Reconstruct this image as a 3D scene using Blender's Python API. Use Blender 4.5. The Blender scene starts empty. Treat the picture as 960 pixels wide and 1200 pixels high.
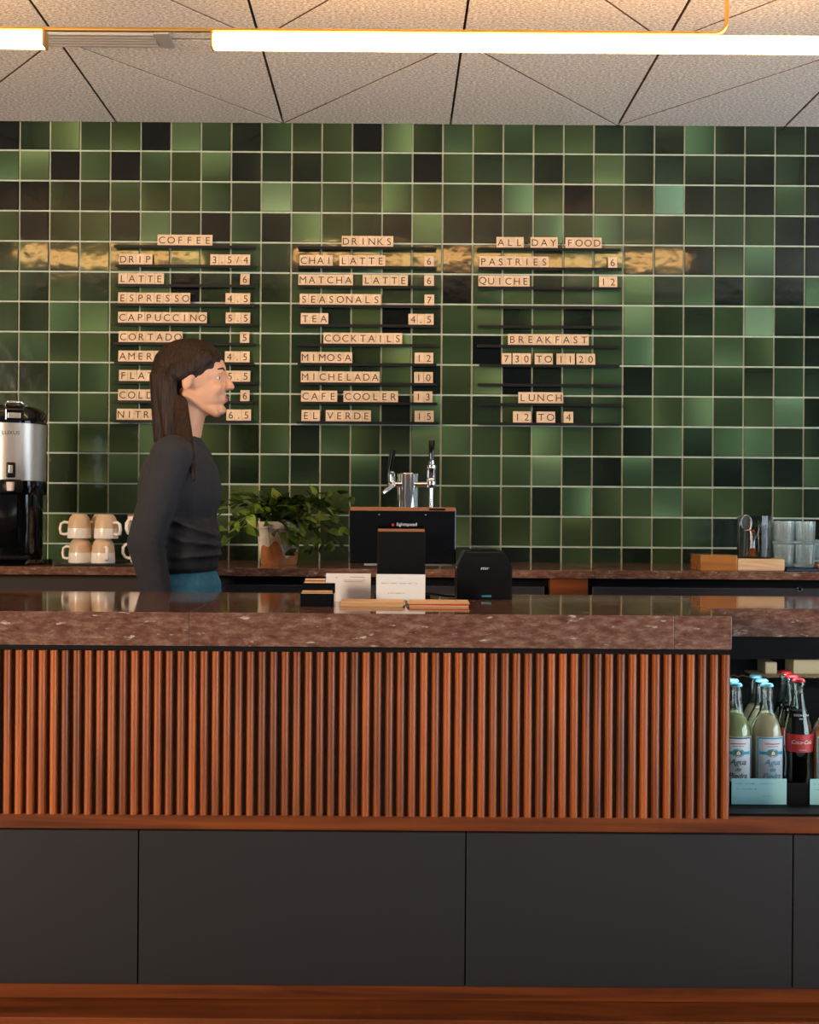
import bpy, bmesh, math, random
from mathutils import Vector, Matrix, Euler
R = math.radians
PI = math.pi
random.seed(7)
SC = bpy.context.scene
COL = SC.collection

# ------------------------------------------------------------------ camera
F = 1434.0            # focal length in pixels of the 960 px wide frame
XH, YH = 462.0, 603.0 # vanishing point
CZ = 1.15
ROLL = R(0.40)
cam_d = bpy.data.cameras.new('camera')
cam = bpy.data.objects.new('camera', cam_d)
COL.objects.link(cam)
cam.matrix_world = Matrix.Translation((0, 0, CZ)) @ Matrix.Rotation(-ROLL, 4, 'Y') @ Matrix.Rotation(R(90), 4, 'X')
cam_d.sensor_fit = 'HORIZONTAL'
cam_d.sensor_width = 36
cam_d.lens = 36 * F / 960
cam_d.shift_x = (480 - XH) / 960
cam_d.shift_y = (YH - 600) / 960
cam_d.clip_start = 0.05
SC.camera = cam
SC.view_settings.view_transform = 'Standard'
SC.view_settings.look = 'None'
SC.view_settings.exposure = 0.0
SC.view_settings.gamma = 1.0

def P(px, py, d):
    """world point that shows at pixel (px, py) of the photograph when it stands at depth d"""
    dx, dy = px - XH, py - YH
    u = dx * math.cos(ROLL) + dy * math.sin(ROLL)
    v = -dx * math.sin(ROLL) + dy * math.cos(ROLL)
    return Vector((u * d / F, d, CZ - v * d / F))

# ------------------------------------------------------------------ light
w = bpy.data.worlds.new('room_daylight')
SC.world = w
w.use_nodes = True
w.node_tree.nodes['Background'].inputs[0].default_value = (0.80, 0.84, 0.90, 1)
w.node_tree.nodes['Background'].inputs[1].default_value = 0.11

def area(name, loc, target, sx, sy, power, color):
    l = bpy.data.lights.new(name, 'AREA')
    l.shape = 'RECTANGLE'
    l.size, l.size_y, l.energy, l.color = sx, sy, power, color
    o = bpy.data.objects.new(name, l)
    COL.objects.link(o)
    o.location = loc
    o.rotation_euler = (Vector(target) - Vector(loc)).to_track_quat('-Z', 'Y').to_euler()
    return o
area('window_light_left', (-4.3, -1.7, 1.95), (0.0, 4.0, 1.2), 0.9, 1.2, 320, (1.0, 0.78, 0.58))
area('window_light_right', (5.6, 0.3, 1.55), (0.0, 2.6, 1.2), 5.0, 2.4, 190, (0.72, 0.88, 1.0))
# added lamps above the floor, warm left, cool right, bouncing fill light upwards
for nm, lx, pw_, cc in (('floor_fill_left', -5.0, 850, (1.0, 0.80, 0.62)), ('floor_fill_right', 5.0, 1750, (0.74, 0.86, 1.0))):
    o = area(nm, (lx, -1.0, 4.4), (lx, -1.0, 0.0), 4.6, 5.5, pw_, cc)
    o.data.spread = R(95)

# ------------------------------------------------------------------ materials
def nt_mat(name):
    m = bpy.data.materials.new(name)
    m.use_nodes = True
    return m, m.node_tree, m.node_tree.nodes, m.node_tree.links, m.node_tree.nodes['Principled BSDF']

def setp(b, **k):
    for kk, v in k.items():
        b.inputs[kk.replace('_', ' ')].default_value = v

def c4(c): return (c[0], c[1], c[2], 1)

def mat(name, col, rough=0.5, metal=0.0, var=0.0, vscale=(8, 8, 8), bump=0.0, bscale=60, rnd=0.0, coat=0.0, **kw):
    m, nt, N, L, b = nt_mat(name)
    b.inputs['Base Color'].default_value = c4(col)
    b.inputs['Roughness'].default_value = rough
    b.inputs['Metallic'].default_value = metal
    if coat:
        b.inputs['Coat Weight'].default_value = coat
        b.inputs['Coat Roughness'].default_value = 0.12
    setp(b, **kw)
    tc = N.new('ShaderNodeTexCoord')
    if var > 0 or rnd > 0:
        mp = N.new('ShaderNodeMapping'); mp.inputs['Scale'].default_value = vscale
        nz = N.new('ShaderNodeTexNoise'); nz.inputs['Scale'].default_value = 1.0; nz.inputs['Detail'].default_value = 5
        oi = N.new('ShaderNodeObjectInfo')
        L.new(tc.outputs['Object'], mp.inputs['Vector'])
        vm = N.new('ShaderNodeVectorMath'); vm.operation = 'ADD'
        ml = N.new('ShaderNodeMath'); ml.operation = 'MULTIPLY'; ml.inputs[1].default_value = 37.0
        L.new(oi.outputs['Random'], ml.inputs[0])
        L.new(mp.outputs[0], vm.inputs[0]); L.new(ml.outputs[0], vm.inputs[1])
        L.new(vm.outputs[0], nz.inputs['Vector'])
        mr = N.new('ShaderNodeMapRange')
        mr.inputs['From Min'].default_value = 0.3; mr.inputs['From Max'].default_value = 0.7
        mr.inputs['To Min'].default_value = 1 - var; mr.inputs['To Max'].default_value = 1 + var
        L.new(nz.outputs['Fac'], mr.inputs['Value'])
        m2 = N.new('ShaderNodeMapRange')
        m2.inputs['To Min'].default_value = 1 - rnd; m2.inputs['To Max'].default_value = 1 + rnd
        L.new(oi.outputs['Random'], m2.inputs['Value'])
        mm = N.new('ShaderNodeMath'); mm.operation = 'MULTIPLY'
        L.new(mr.outputs[0], mm.inputs[0]); L.new(m2.outputs[0], mm.inputs[1])
        mx = N.new('ShaderNodeVectorMath'); mx.operation = 'SCALE'
        mx.inputs[0].default_value = col
        L.new(mm.outputs[0], mx.inputs['Scale'])
        L.new(mx.outputs[0], b.inputs['Base Color'])
    if bump > 0:
        nb = N.new('ShaderNodeTexNoise'); nb.inputs['Scale'].default_value = bscale; nb.inputs['Detail'].default_value = 3
        L.new(tc.outputs['Object'], nb.inputs['Vector'])
        bp = N.new('ShaderNodeBump'); bp.inputs['Strength'].default_value = bump; bp.inputs['Distance'].default_value = 0.002
        L.new(nb.outputs['Fac'], bp.inputs['Height']); L.new(bp.outputs[0], b.inputs['Normal'])
    return m

def tile_material():
    m, nt, N, L, b = nt_mat('green_glaze')
    at = N.new('ShaderNodeAttribute'); at.attribute_name = 'glaze'
    L.new(at.outputs['Color'], b.inputs['Base Color'])
    setp(b, Roughness=0.10)
    b.inputs['IOR'].default_value = 1.5
    g = N.new('ShaderNodeNewGeometry')
    n1 = N.new('ShaderNodeTexNoise'); n1.inputs['Scale'].default_value = 22; n1.inputs['Detail'].default_value = 1.5
    n2 = N.new('ShaderNodeTexNoise'); n2.inputs['Scale'].default_value = 230; n2.inputs['Detail'].default_value = 1
    L.new(g.outputs['Position'], n1.inputs['Vector']); L.new(g.outputs['Position'], n2.inputs['Vector'])
    ad = N.new('ShaderNodeMath'); ad.operation = 'MULTIPLY_ADD'; ad.inputs[1].default_value = 0.018
    L.new(n2.outputs['Fac'], ad.inputs[0]); L.new(n1.outputs['Fac'], ad.inputs[2])
    bp = N.new('ShaderNodeBump'); bp.inputs['Strength'].default_value = 0.5; bp.inputs['Distance'].default_value = 0.0016
    L.new(ad.outputs[0], bp.inputs['Height']); L.new(bp.outputs[0], b.inputs['Normal'])
    return m

def stone_material(name, rough, tint=(1, 1, 1)):
    m, nt, N, L, b = nt_mat(name)
    tc = N.new('ShaderNodeTexCoord')
    mp = N.new('ShaderNodeMapping'); mp.inputs['Scale'].default_value = (24, 24, 62)
    L.new(tc.outputs['Object'], mp.inputs['Vector'])
    n = N.new('ShaderNodeTexNoise'); n.inputs['Scale'].default_value = 1.3; n.inputs['Detail'].default_value = 9; n.inputs['Roughness'].default_value = 0.72
    n.inputs['Distortion'].default_value = 0.15
    L.new(mp.outputs[0], n.inputs['Vector'])
    r = N.new('ShaderNodeValToRGB')
    e = r.color_ramp.elements
    e[0].position = 0.33; e[0].color = c4([a * t for a, t in zip((.075, .028, .018), tint)])
    e[1].position = 0.66; e[1].color = c4([a * t for a, t in zip((.23, .142, .105), tint)])
    e2 = e.new(0.50); e2.color = c4([a * t for a, t in zip((.135, .064, .045), tint)])
    L.new(n.outputs['Fac'], r.inputs[0])
    mp2 = N.new('ShaderNodeMapping'); mp2.inputs['Scale'].default_value = (22, 22, 75)
    L.new(tc.outputs['Object'], mp2.inputs['Vector'])
    n2 = N.new('ShaderNodeTexNoise'); n2.inputs['Scale'].default_value = 1.0; n2.inputs['Detail'].default_value = 6; n2.inputs['Roughness'].default_value = 0.6
    L.new(mp2.outputs[0], n2.inputs['Vector'])
    r2 = N.new('ShaderNodeValToRGB'); r2.color_ramp.elements[0].position = 0.62; r2.color_ramp.elements[1].position = 0.69
    L.new(n2.outputs['Fac'], r2.inputs[0])
    mx = N.new('ShaderNodeMix'); mx.data_type = 'RGBA'
    mx.inputs['B'].default_value = (.50, .43, .38, 1)
    ms = N.new('ShaderNodeMath'); ms.operation = 'MULTIPLY'; ms.inputs[1].default_value = 0.8
    L.new(r2.outputs[0], ms.inputs[0])
    L.new(ms.outputs[0], mx.inputs['Factor']); L.new(r.outputs[0], mx.inputs['A'])
    L.new(mx.outputs['Result'], b.inputs['Base Color'])
    setp(b, Roughness=rough)
    return m

def wood_material(name, dark, light, rough, scale=(2, 2, 2), coat=0.0, rnd=0.0, spec=0.5):
    m, nt, N, L, b = nt_mat(name)
    tc = N.new('ShaderNodeTexCoord'); oi = N.new('ShaderNodeObjectInfo')
    mp = N.new('ShaderNodeMapping'); mp.inputs['Scale'].default_value = scale
    L.new(tc.outputs['Object'], mp.inputs['Vector'])
    ml = N.new('ShaderNodeMath'); ml.operation = 'MULTIPLY'; ml.inputs[1].default_value = 53.0
    L.new(oi.outputs['Random'], ml.inputs[0])
    va = N.new('ShaderNodeVectorMath'); va.operation = 'ADD'
    L.new(mp.outputs[0], va.inputs[0]); L.new(ml.outputs[0], va.inputs[1])
    n = N.new('ShaderNodeTexNoise'); n.inputs['Scale'].default_value = 1; n.inputs['Detail'].default_value = 8; n.inputs['Distortion'].default_value = 1.2
    L.new(va.outputs[0], n.inputs['Vector'])
    r = N.new('ShaderNodeValToRGB')
    r.color_ramp.elements[0].position = 0.32; r.color_ramp.elements[0].color = c4(dark)
    r.color_ramp.elements[1].position = 0.66; r.color_ramp.elements[1].color = c4(light)
    L.new(n.outputs['Fac'], r.inputs[0])
    mr = N.new('ShaderNodeMapRange'); mr.inputs['To Min'].default_value = 1 - rnd; mr.inputs['To Max'].default_value = 1 + rnd
    L.new(oi.outputs['Random'], mr.inputs['Value'])
    vs = N.new('ShaderNodeVectorMath'); vs.operation = 'SCALE'
    L.new(r.outputs[0], vs.inputs[0]); L.new(mr.outputs[0], vs.inputs['Scale'])
    L.new(vs.outputs[0], b.inputs['Base Color'])
    setp(b, Roughness=rough, Specular_IOR_Level=spec)
    if coat:
        setp(b, Coat_Weight=coat, Coat_Roughness=0.08)
    return m

def felt_material():
    m, nt, N, L, b = nt_mat('wood_wool')
    tc = N.new('ShaderNodeTexCoord')
    mp = N.new('ShaderNodeMapping'); mp.inputs['Scale'].default_value = (95, 190, 150)
    L.new(tc.outputs['Object'], mp.inputs['Vector'])
    n = N.new('ShaderNodeTexNoise'); n.inputs['Scale'].default_value = 1; n.inputs['Detail'].default_value = 4; n.inputs['Roughness'].default_value = 0.8
    L.new(mp.outputs[0], n.inputs['Vector'])
    r = N.new('ShaderNodeValToRGB')
    r.color_ramp.elements[0].position = 0.36; r.color_ramp.elements[0].color = (.24, .225, .21, 1)
    r.color_ramp.elements[1].position = 0.64; r.color_ramp.elements[1].color = (.95, .90, .85, 1)
    L.new(n.outputs['Fac'], r.inputs[0]); L.new(r.outputs[0], b.inputs['Base Color'])
    bp = N.new('ShaderNodeBump'); bp.inputs['Strength'].default_value = 0.5; bp.inputs['Distance'].default_value = 0.003
    L.new(n.outputs['Fac'], bp.inputs['Height']); L.new(bp.outputs[0], b.inputs['Normal'])
    setp(b, Roughness=0.95)
    b.inputs['Specular IOR Level'].default_value = 0.1
    return m

def emit(name, col, s):
    m, nt, N, L, b = nt_mat(name)
    setp(b, Base_Color=c4(col), Emission_Color=c4(col), Emission_Strength=s)
    return m

def glass(name, col=(1, 1, 1), rough=0.0, ior=1.45):
    m, nt, N, L, b = nt_mat(name)
    setp(b, Base_Color=c4(col), Roughness=rough, Transmission_Weight=1.0, IOR=ior)
    return m

def hair_material():
    m, nt, N, L, b = nt_mat('dark_brown_hair')
    tc = N.new('ShaderNodeTexCoord'); mp = N.new('ShaderNodeMapping'); mp.inputs['Scale'].default_value = (260, 260, 14)
    L.new(tc.outputs['Object'], mp.inputs['Vector'])
    n = N.new('ShaderNodeTexNoise'); n.inputs['Scale'].default_value = 1; n.inputs['Detail'].default_value = 3
    L.new(mp.outputs[0], n.inputs['Vector'])
    r = N.new('ShaderNodeValToRGB')
    r.color_ramp.elements[0].position = .35; r.color_ramp.elements[0].color = (.006, .003, .002, 1)
    r.color_ramp.elements[1].position = .7; r.color_ramp.elements[1].color = (.035, .014, .007, 1)
    L.new(n.outputs['Fac'], r.inputs[0]); L.new(r.outputs[0], b.inputs['Base Color'])
    bp = N.new('ShaderNodeBump'); bp.inputs['Strength'].default_value = .9; bp.inputs['Distance'].default_value = .004
    L.new(n.outputs['Fac'], bp.inputs['Height']); L.new(bp.outputs[0], b.inputs['Normal'])
    setp(b, Roughness=.5, Specular_IOR_Level=.25)
    return m

M = dict(
    tile=tile_material(),
    grout=mat('grout', (.43, .49, .40), 0.75, var=0.12, vscale=(20, 20, 20)),
    stone=stone_material('red_travertine', 0.07),
    stone2=stone_material('red_travertine_shelf', 0.12, (1.1, 1.1, 1.05)),
    felt=felt_material(),
    cut=mat('panel_cut_edge', (.13, .065, .03), 0.9),
    seam=mat('seam_backing', (.07, .035, .018), 0.9),
    batten=wood_material('varnished_wood', (.125, .026, .003), (.32, .072, .007), 0.3, (26, 26, 1.6), coat=0.55, rnd=0.38, spec=0.15),
    wood=wood_material('red_brown_wood', (.07, .016, .004), (.21, .050, .009), 0.5, (1.6, 18, 26), spec=0.2),
    backing=mat('dark_backing', (.022, .010, .007), 0.7),
    grey=mat('grey_laminate', (.020, .020, .022), 0.38, Specular_IOR_Level=0.22, var=0.04, vscale=(3, 3, 3)),
    dgrey=mat('dark_grey_steel', (.028, .027, .030), 0.32),
    black=mat('black_plastic', (.005, .005, .006), 0.4, Specular_IOR_Level=0.22),
    gloss=mat('glossy_black', (.003, .003, .004), 0.08),
    matt=mat('matt_black', (.004, .004, .0045), 0.6, Specular_IOR_Level=0.1),
    rail=mat('black_metal_ledge', (.004, .004, .007), 0.5, Specular_IOR_Level=0.22),
    letterwood=wood_material('pale_letter_wood', (.53, .38, .245), (.66, .50, .345), 0.55, (14, 14, 60), rnd=0.07),
    ink=mat('burnt_letter', (.035, .018, .010), 0.7),
    brass=mat('brass', (.80, .48, .14), 0.28, 1.0),
    alu=mat('brushed_aluminium', (.42, .41, .40), 0.45, 0.4),
    lamp=emit('warm_led_diffuser', (1.0, .54, .18), 27.0),
    chrome=mat('chrome', (.82, .83, .85), 0.07, 1.0),
    steel=mat('brushed_steel', (.62, .58, .54), 0.34, 0.75),
    white=mat('white_card', (.82, .76, .72), 0.6),
    whitec=mat('cool_white_card', (.74, .77, .78), 0.5),
    cyan=mat('pale_cyan_card', (.26, .52, .54), 0.55),
    kraft=mat('kraft_paper', (.66, .40, .20), 0.75, var=0.08, vscale=(30, 30, 30)),
    red=mat('red_print', (.55, .02, .02), 0.4),
    ltext=mat('white_print', (.80, .80, .80), 0.5),
    gtext=mat('grey_print', (.28, .27, .28), 0.6),
    mugbeige=mat('beige_stoneware', (.56, .40, .26), 0.45, var=0.08, vscale=(25, 25, 25)),
    mugwhite=mat('white_glaze', (.78, .73, .68), 0.18),
    mugbrown=mat('brown_rim', (.26, .10, .035), 0.4),
    terracotta=mat('terracotta', (.42, .15, .05), 0.8, var=0.25, vscale=(18, 18, 10), bump=.3),
    lime=mat('lime_bloom', (.60, .55, .47), 0.9, var=.2, vscale=(30, 30, 30)),
    soil=mat('soil', (.02, .012, .007), 0.95, bump=0.8),
    leafA=mat('leaf_green', (.040, .070, .010), 0.30, var=0.35, vscale=(25, 25, 25), rnd=.45),
    leafB=mat('leaf_light_green', (.13, .20, .022), 0.30, var=0.3, vscale=(25, 25, 25), rnd=.4),
    stem=mat('green_stem', (.10, .13, .02), 0.5),
    glass=mat('clear_glass', (.86, .97, .99), 0.02, Transmission_Weight=0.90),
    bglass=glass('bottle_glass', (.97, .99, .98)),
    gglass=glass('greenish_bottle_glass', (.88, .96, .91)),
    smoke=glass('smoked_glass', (.55, .56, .57)),
    cola=mat('dark_cola', (.010, .004, .003), 0.10),
    lemon=mat('pale_yellow_drink', (.82, .70, .42), 0.12, Transmission_Weight=0.15),
    lime_d=mat('green_drink', (.52, .60, .26), 0.12, Transmission_Weight=0.15),
    peach=mat('peach_drink', (.80, .50, .30), 0.2, Transmission_Weight=0.2),
    cap_blue=mat('blue_cap', (.15, .42, .56), 0.35, 0.3),
    cap_red=mat('red_cap', (.42, .015, .02), 0.35, 0.2),
    lab_blue=mat('blue_label', (.03, .36, .55), 0.5),
    lab_dark=mat('dark_label_print', (.02, .08, .10), 0.5),
    lab_olive=mat('olive_label_print', (.22, .20, .06), 0.5),
    boxwood=wood_material('caramel_box_wood', (.26, .09, .02), (.42, .17, .04), 0.25, (3, 20, 30), coat=.4),
    board=wood_material('light_board_wood', (.55, .36, .20), (.70, .49, .30), 0.5, (6, 25, 40)),
    amber=mat('amber_plastic', (.70, .18, .02), 0.2, Transmission_Weight=0.3),
    copper=mat('copper', (.72, .30, .14), 0.25, 1.0),
    navy=mat('navy_edge', (.02, .05, .13), 0.3),
    fshelf=mat('beige_shelf', (.50, .36, .20), 0.5),
    skin=mat('skin', (.62, .33, .20), 0.5, Subsurface_Weight=0.15),
    hair=hair_material(),
    band=mat('black_headband', (.010, .009, .012), 0.8),
    sweat=mat('charcoal_sweatshirt', (.020, .020, .026), 0.9, var=.12, vscale=(40, 40, 40), bump=.3, bscale=300),
    jeans=mat('blue_denim', (.03, .16, .26), 0.85, var=.2, vscale=(60, 60, 60), bump=.4, bscale=400),
    shoe=mat('black_shoe', (.02, .02, .02), 0.6),
    eye=mat('eye_white', (.75, .72, .68), 0.2),
    lips=mat('lips', (.42, .15, .11), 0.5),
    floor=mat('concrete_floor', (.46, .42, .38), 0.45, var=.15, vscale=(3, 3, 3)),
    teal=mat('teal_lens', (.02, .25, .30), 0.2),
)

# ------------------------------------------------------------------ mesh helpers
def link(name, me, m=None, parent=None, loc=None, rot=None, smooth=False):
    o = bpy.data.objects.new(name, me)
    COL.objects.link(o)
    if m is not None and me is not None and not me.materials:
        for x in (m if isinstance(m, (list, tuple)) else [m]):
            me.materials.append(x)
    if parent is not None: o.parent = parent
    if loc is not None: o.location = loc
    if rot is not None: o.rotation_euler = rot
    if smooth:
        for p in me.polygons: p.use_smooth = True
    return o

def bm_mesh(bm, name='mesh'):
    me = bpy.data.meshes.new(name)
    bmesh.ops.recalc_face_normals(bm, faces=bm.faces[:])
    bm.to_mesh(me); bm.free()
    return me

def add_box(bm, x0, x1, y0, y1, z0, z1, bev=0.0):
    t = bmesh.new()
    bmesh.ops.create_cube(t, size=1)
    for v in t.verts:
        v.co = Vector(((x0 + x1) / 2 + v.co.x * (x1 - x0), (y0 + y1) / 2 + v.co.y * (y1 - y0), (z0 + z1) / 2 + v.co.z * (z1 - z0)))
    if bev > 0:
        bmesh.ops.bevel(t, geom=t.edges[:], offset=bev, segments=2, affect='EDGES', profile=0.5)
    me = bpy.data.meshes.new('t'); t.to_mesh(me); t.free()
    bm.from_mesh(me); bpy.data.meshes.remove(me)

def boxmesh(x0, x1, y0, y1, z0, z1, bev=0.0):
    bm = bmesh.new(); add_box(bm, x0, x1, y0, y1, z0, z1, bev)
    return bm_mesh(bm)

def box(name, x0, x1, y0, y1, z0, z1, m, parent=None, bev=0.0):
    """box given in world metres; origin at its base centre"""
    cx, cy = (x0 + x1) / 2, (y0 + y1) / 2
    me = boxmesh(x0 - cx, x1 - cx, y0 - cy, y1 - cy, 0, z1 - z0, bev)
    o = link(name, me, m)
    loc = Vector((cx, cy, z0))
    if parent is not None:
        o.parent = parent
        loc = loc - wloc(parent)
    o.location = loc
    return o

def wloc(o):
    v = Vector(o.location)
    while o.parent is not None:
        o = o.parent; v += o.location
    return v

def lathe(prof, seg=32, cap=True):
    bm = bmesh.new()
    rings = []
    for r, z in prof:
        if r < 1e-6:
            rings.append([bm.verts.new((0, 0, z))])
        else:
            rings.append([bm.verts.new((r * math.cos(2 * PI * k / seg), r * math.sin(2 * PI * k / seg), z)) for k in range(seg)])
    for a, b in zip(rings, rings[1:]):
        for k in range(seg):
            k2 = (k + 1) % seg
            if len(a) == 1 and len(b) == 1: continue
            if len(a) == 1: bm.faces.new((a[0], b[k], b[k2]))
            elif len(b) == 1: bm.faces.new((a[k], a[k2], b[0]))
            else: bm.faces.new((a[k], a[k2], b[k2], b[k]))
    if cap:
        if len(rings[0]) > 1: bm.faces.new(rings[0])
        if len(rings[-1]) > 1: bm.faces.new(rings[-1])
    me = bm_mesh(bm)
    for p in me.polygons: p.use_smooth = len(p.vertices) < 6
    me.set_sharp_from_angle(angle=R(40))
    return me

def tube(pts, r, seg=10, closed=False):
    bm = bmesh.new()
    pts = [Vector(p) for p in pts]
    n = len(pts); rings = []
    up = None
    for i, p in enumerate(pts):
        a = pts[(i - 1) % n] if (i > 0 or closed) else p
        b = pts[(i + 1) % n] if (i < n - 1 or closed) else p
        t = (b - a).normalized()
        if up is None:
            up = Vector((0, 0, 1)) if abs(t.z) < 0.9 else Vector((0, 1, 0))
        s = t.cross(up).normalized(); up = s.cross(t).normalized()
        rr = r[i] if isinstance(r, (list, tuple)) else r
        rings.append([bm.verts.new(p + s * rr * math.cos(2 * PI * k / seg) + up * rr * math.sin(2 * PI * k / seg)) for k in range(seg)])
    m = n if closed else n - 1
    for i in range(m):
        a, b = rings[i], rings[(i + 1) % n]
        for k in range(seg):
            bm.faces.new((a[k], a[(k + 1) % seg], b[(k + 1) % seg], b[k]))
    if not closed:
        bm.faces.new(rings[0]); bm.faces.new(rings[-1])
    me = bm_mesh(bm)
    for p in me.polygons: p.use_smooth = len(p.vertices) == 4
    me.set_sharp_from_angle(angle=R(50))
    return me

def extrude_poly(pts, t, axis='Z'):
    """flat outline (list of 2-D points) given a thickness"""
    bm = bmesh.new()
    def mk(p, h):
        if axis == 'Z': return (p[0], p[1], h)
        if axis == 'Y': return (p[0], h, p[1])
        return (h, p[0], p[1])
    a = [bm.verts.new(mk(p, 0)) for p in pts]
    b = [bm.verts.new(mk(p, t)) for p in pts]
    bm.faces.new(a); bm.faces.new(b)
    for i in range(len(pts)):
        j = (i + 1) % len(pts)
        bm.faces.new((a[i], a[j], b[j], b[i]))
    return bm_mesh(bm)

_tx = {}
def text_mesh(s, size, extrude=0.0003, shear=0.0, sx=1.0, bold=0.0, spacing=1.0, align='CENTER'):
    """text standing in the XZ plane, facing -Y, centred on the origin"""
    k = (s, size, extrude, shear, sx, bold, spacing, align)
    if k in _tx: return _tx[k].copy()
    c = bpy.data.curves.new('lettering', 'FONT')
    c.body = s; c.size = size; c.extrude = extrude; c.shear = shear; c.offset = bold
    c.space_character = spacing; c.resolution_u = 4
    c.align_x = align; c.align_y = 'CENTER'
    o = bpy.data.objects.new('t', c); COL.objects.link(o)
    dg = bpy.context.evaluated_depsgraph_get(); dg.update()
    me = bpy.data.meshes.new_from_object(o.evaluated_get(dg))
    bpy.data.objects.remove(o); bpy.data.curves.remove(c)
    me.transform(Matrix.Rotation(R(90), 4, 'X') @ Matrix.Scale(sx, 4, (1, 0, 0)))
    zs = [v.co.z for v in me.vertices] or [0]
    xs = [v.co.x for v in me.vertices] or [0]
    dz = (max(zs) + min(zs)) / 2
    dx = (max(xs) + min(xs)) / 2 if align == 'CENTER' else 0
    me.transform(Matrix.Translation((-dx, 0, -dz)))
    me.materials.clear()
    _tx[k] = me
    return me.copy()

def wrap(me, r, z=0.0):
    """bend an XZ-plane mesh round a vertical cylinder of radius r, front towards -Y"""
    for v in me.vertices:
        a = v.co.x / r
        rr = r - v.co.y
        v.co = Vector((rr * math.sin(a), -rr * math.cos(a), v.co.z + z))
    return me

def thing(name, label, cat, loc=(0, 0, 0), rotz=0, group=None):
    o = bpy.data.objects.new(name, None); COL.objects.link(o)
    o.empty_display_size = 0.05
    o.location = loc; o.rotation_euler = (0, 0, rotz)
    o['label'] = label; o['category'] = cat
    if group: o['group'] = group
    return o

def tag(o, label, cat, group=None):
    o['label'] = label; o['category'] = cat
    if group: o['group'] = group
    return o

def struct(o):
    o['kind'] = 'structure'; return o

def copy_tree(o, parent=None):
    c = o.copy(); COL.objects.link(c); c.parent = parent
    for ch in [x for x in o.children]: copy_tree(ch, c)
    return c

def grid_patch(w, h, nx, nz, thick=0.0004):
    """thin upright sheet in XZ, for labels, subdivided so that it can be wrapped"""
    bm = bmesh.new()
    V = [[[bm.verts.new((-w / 2 + w * i / nx, y, -h / 2 + h * j / nz)) for i in range(nx + 1)] for j in range(nz + 1)] for y in (0, -thick)]
    for s in range(2):
        for j in range(nz):
            for i in range(nx):
                bm.faces.new((V[s][j][i], V[s][j][i + 1], V[s][j + 1][i + 1], V[s][j + 1][i]))
    for i in range(nx):
        bm.faces.new((V[0][0][i], V[0][0][i + 1], V[1][0][i + 1], V[1][0][i]))
        bm.faces.new((V[0][nz][i], V[0][nz][i + 1], V[1][nz][i + 1], V[1][nz][i]))
    for j in range(nz):
        bm.faces.new((V[0][j][0], V[0][j + 1][0], V[1][j + 1][0], V[1][j][0]))
        bm.faces.new((V[0][j][nx], V[0][j + 1][nx], V[1][j + 1][nx], V[1][j][nx]))
    return bm_mesh(bm)

# ------------------------------------------------------------------ the setting
WALL_Y = 4.40
Z_CEIL = CZ + 457 * WALL_Y / F
struct(box('floor', -9.5, 9.5, -7.5, 4.9, -0.06, 0.0, M['floor']))
PT = 35.42 * WALL_Y / F                     # tile pitch
X_T0 = (20.3 - XH) * WALL_Y / F             # left edge of the first whole column
Z_T0 = CZ - (179.1 - YH) * WALL_Y / F       # bottom of the top row
wall = struct(box('wall_back', -3.0, 3.0, WALL_Y + 0.0035, WALL_Y + 0.12, 0.0, Z_CEIL + 0.14, M['grout']))

GL = ["0263406313330624333422252221",  # level per tile: glaze tone, with some window reflections put into it
      "5604043512134304231362222121",
      "0022333328333533163032812141",
      "3023162031632161126353233310",
      "2323335332125330342551213511",
      "3232350222334230442356251415",
      "3256333333324023524137223821",
      "3435233243232633044436345421",
      "2234332323222413601441333232",
      "3434422233323162231233463471",
      "4335364324143375336421525622",
      "3225543223225123447215231214",
      "3323433352333233331634644232",
      "6544222322333336234424331121",
      "4343222112222223511321311211"]
LV = [(.004, .0055, .0045), (.009, .015, .0075), (.018, .031, .013), (.033, .056, .021), (.046, .078, .030),
      (.066, .112, .044), (.092, .155, .066), (.12, .20, .095), (.165, .27, .145), (.20, .33, .18)]

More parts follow.
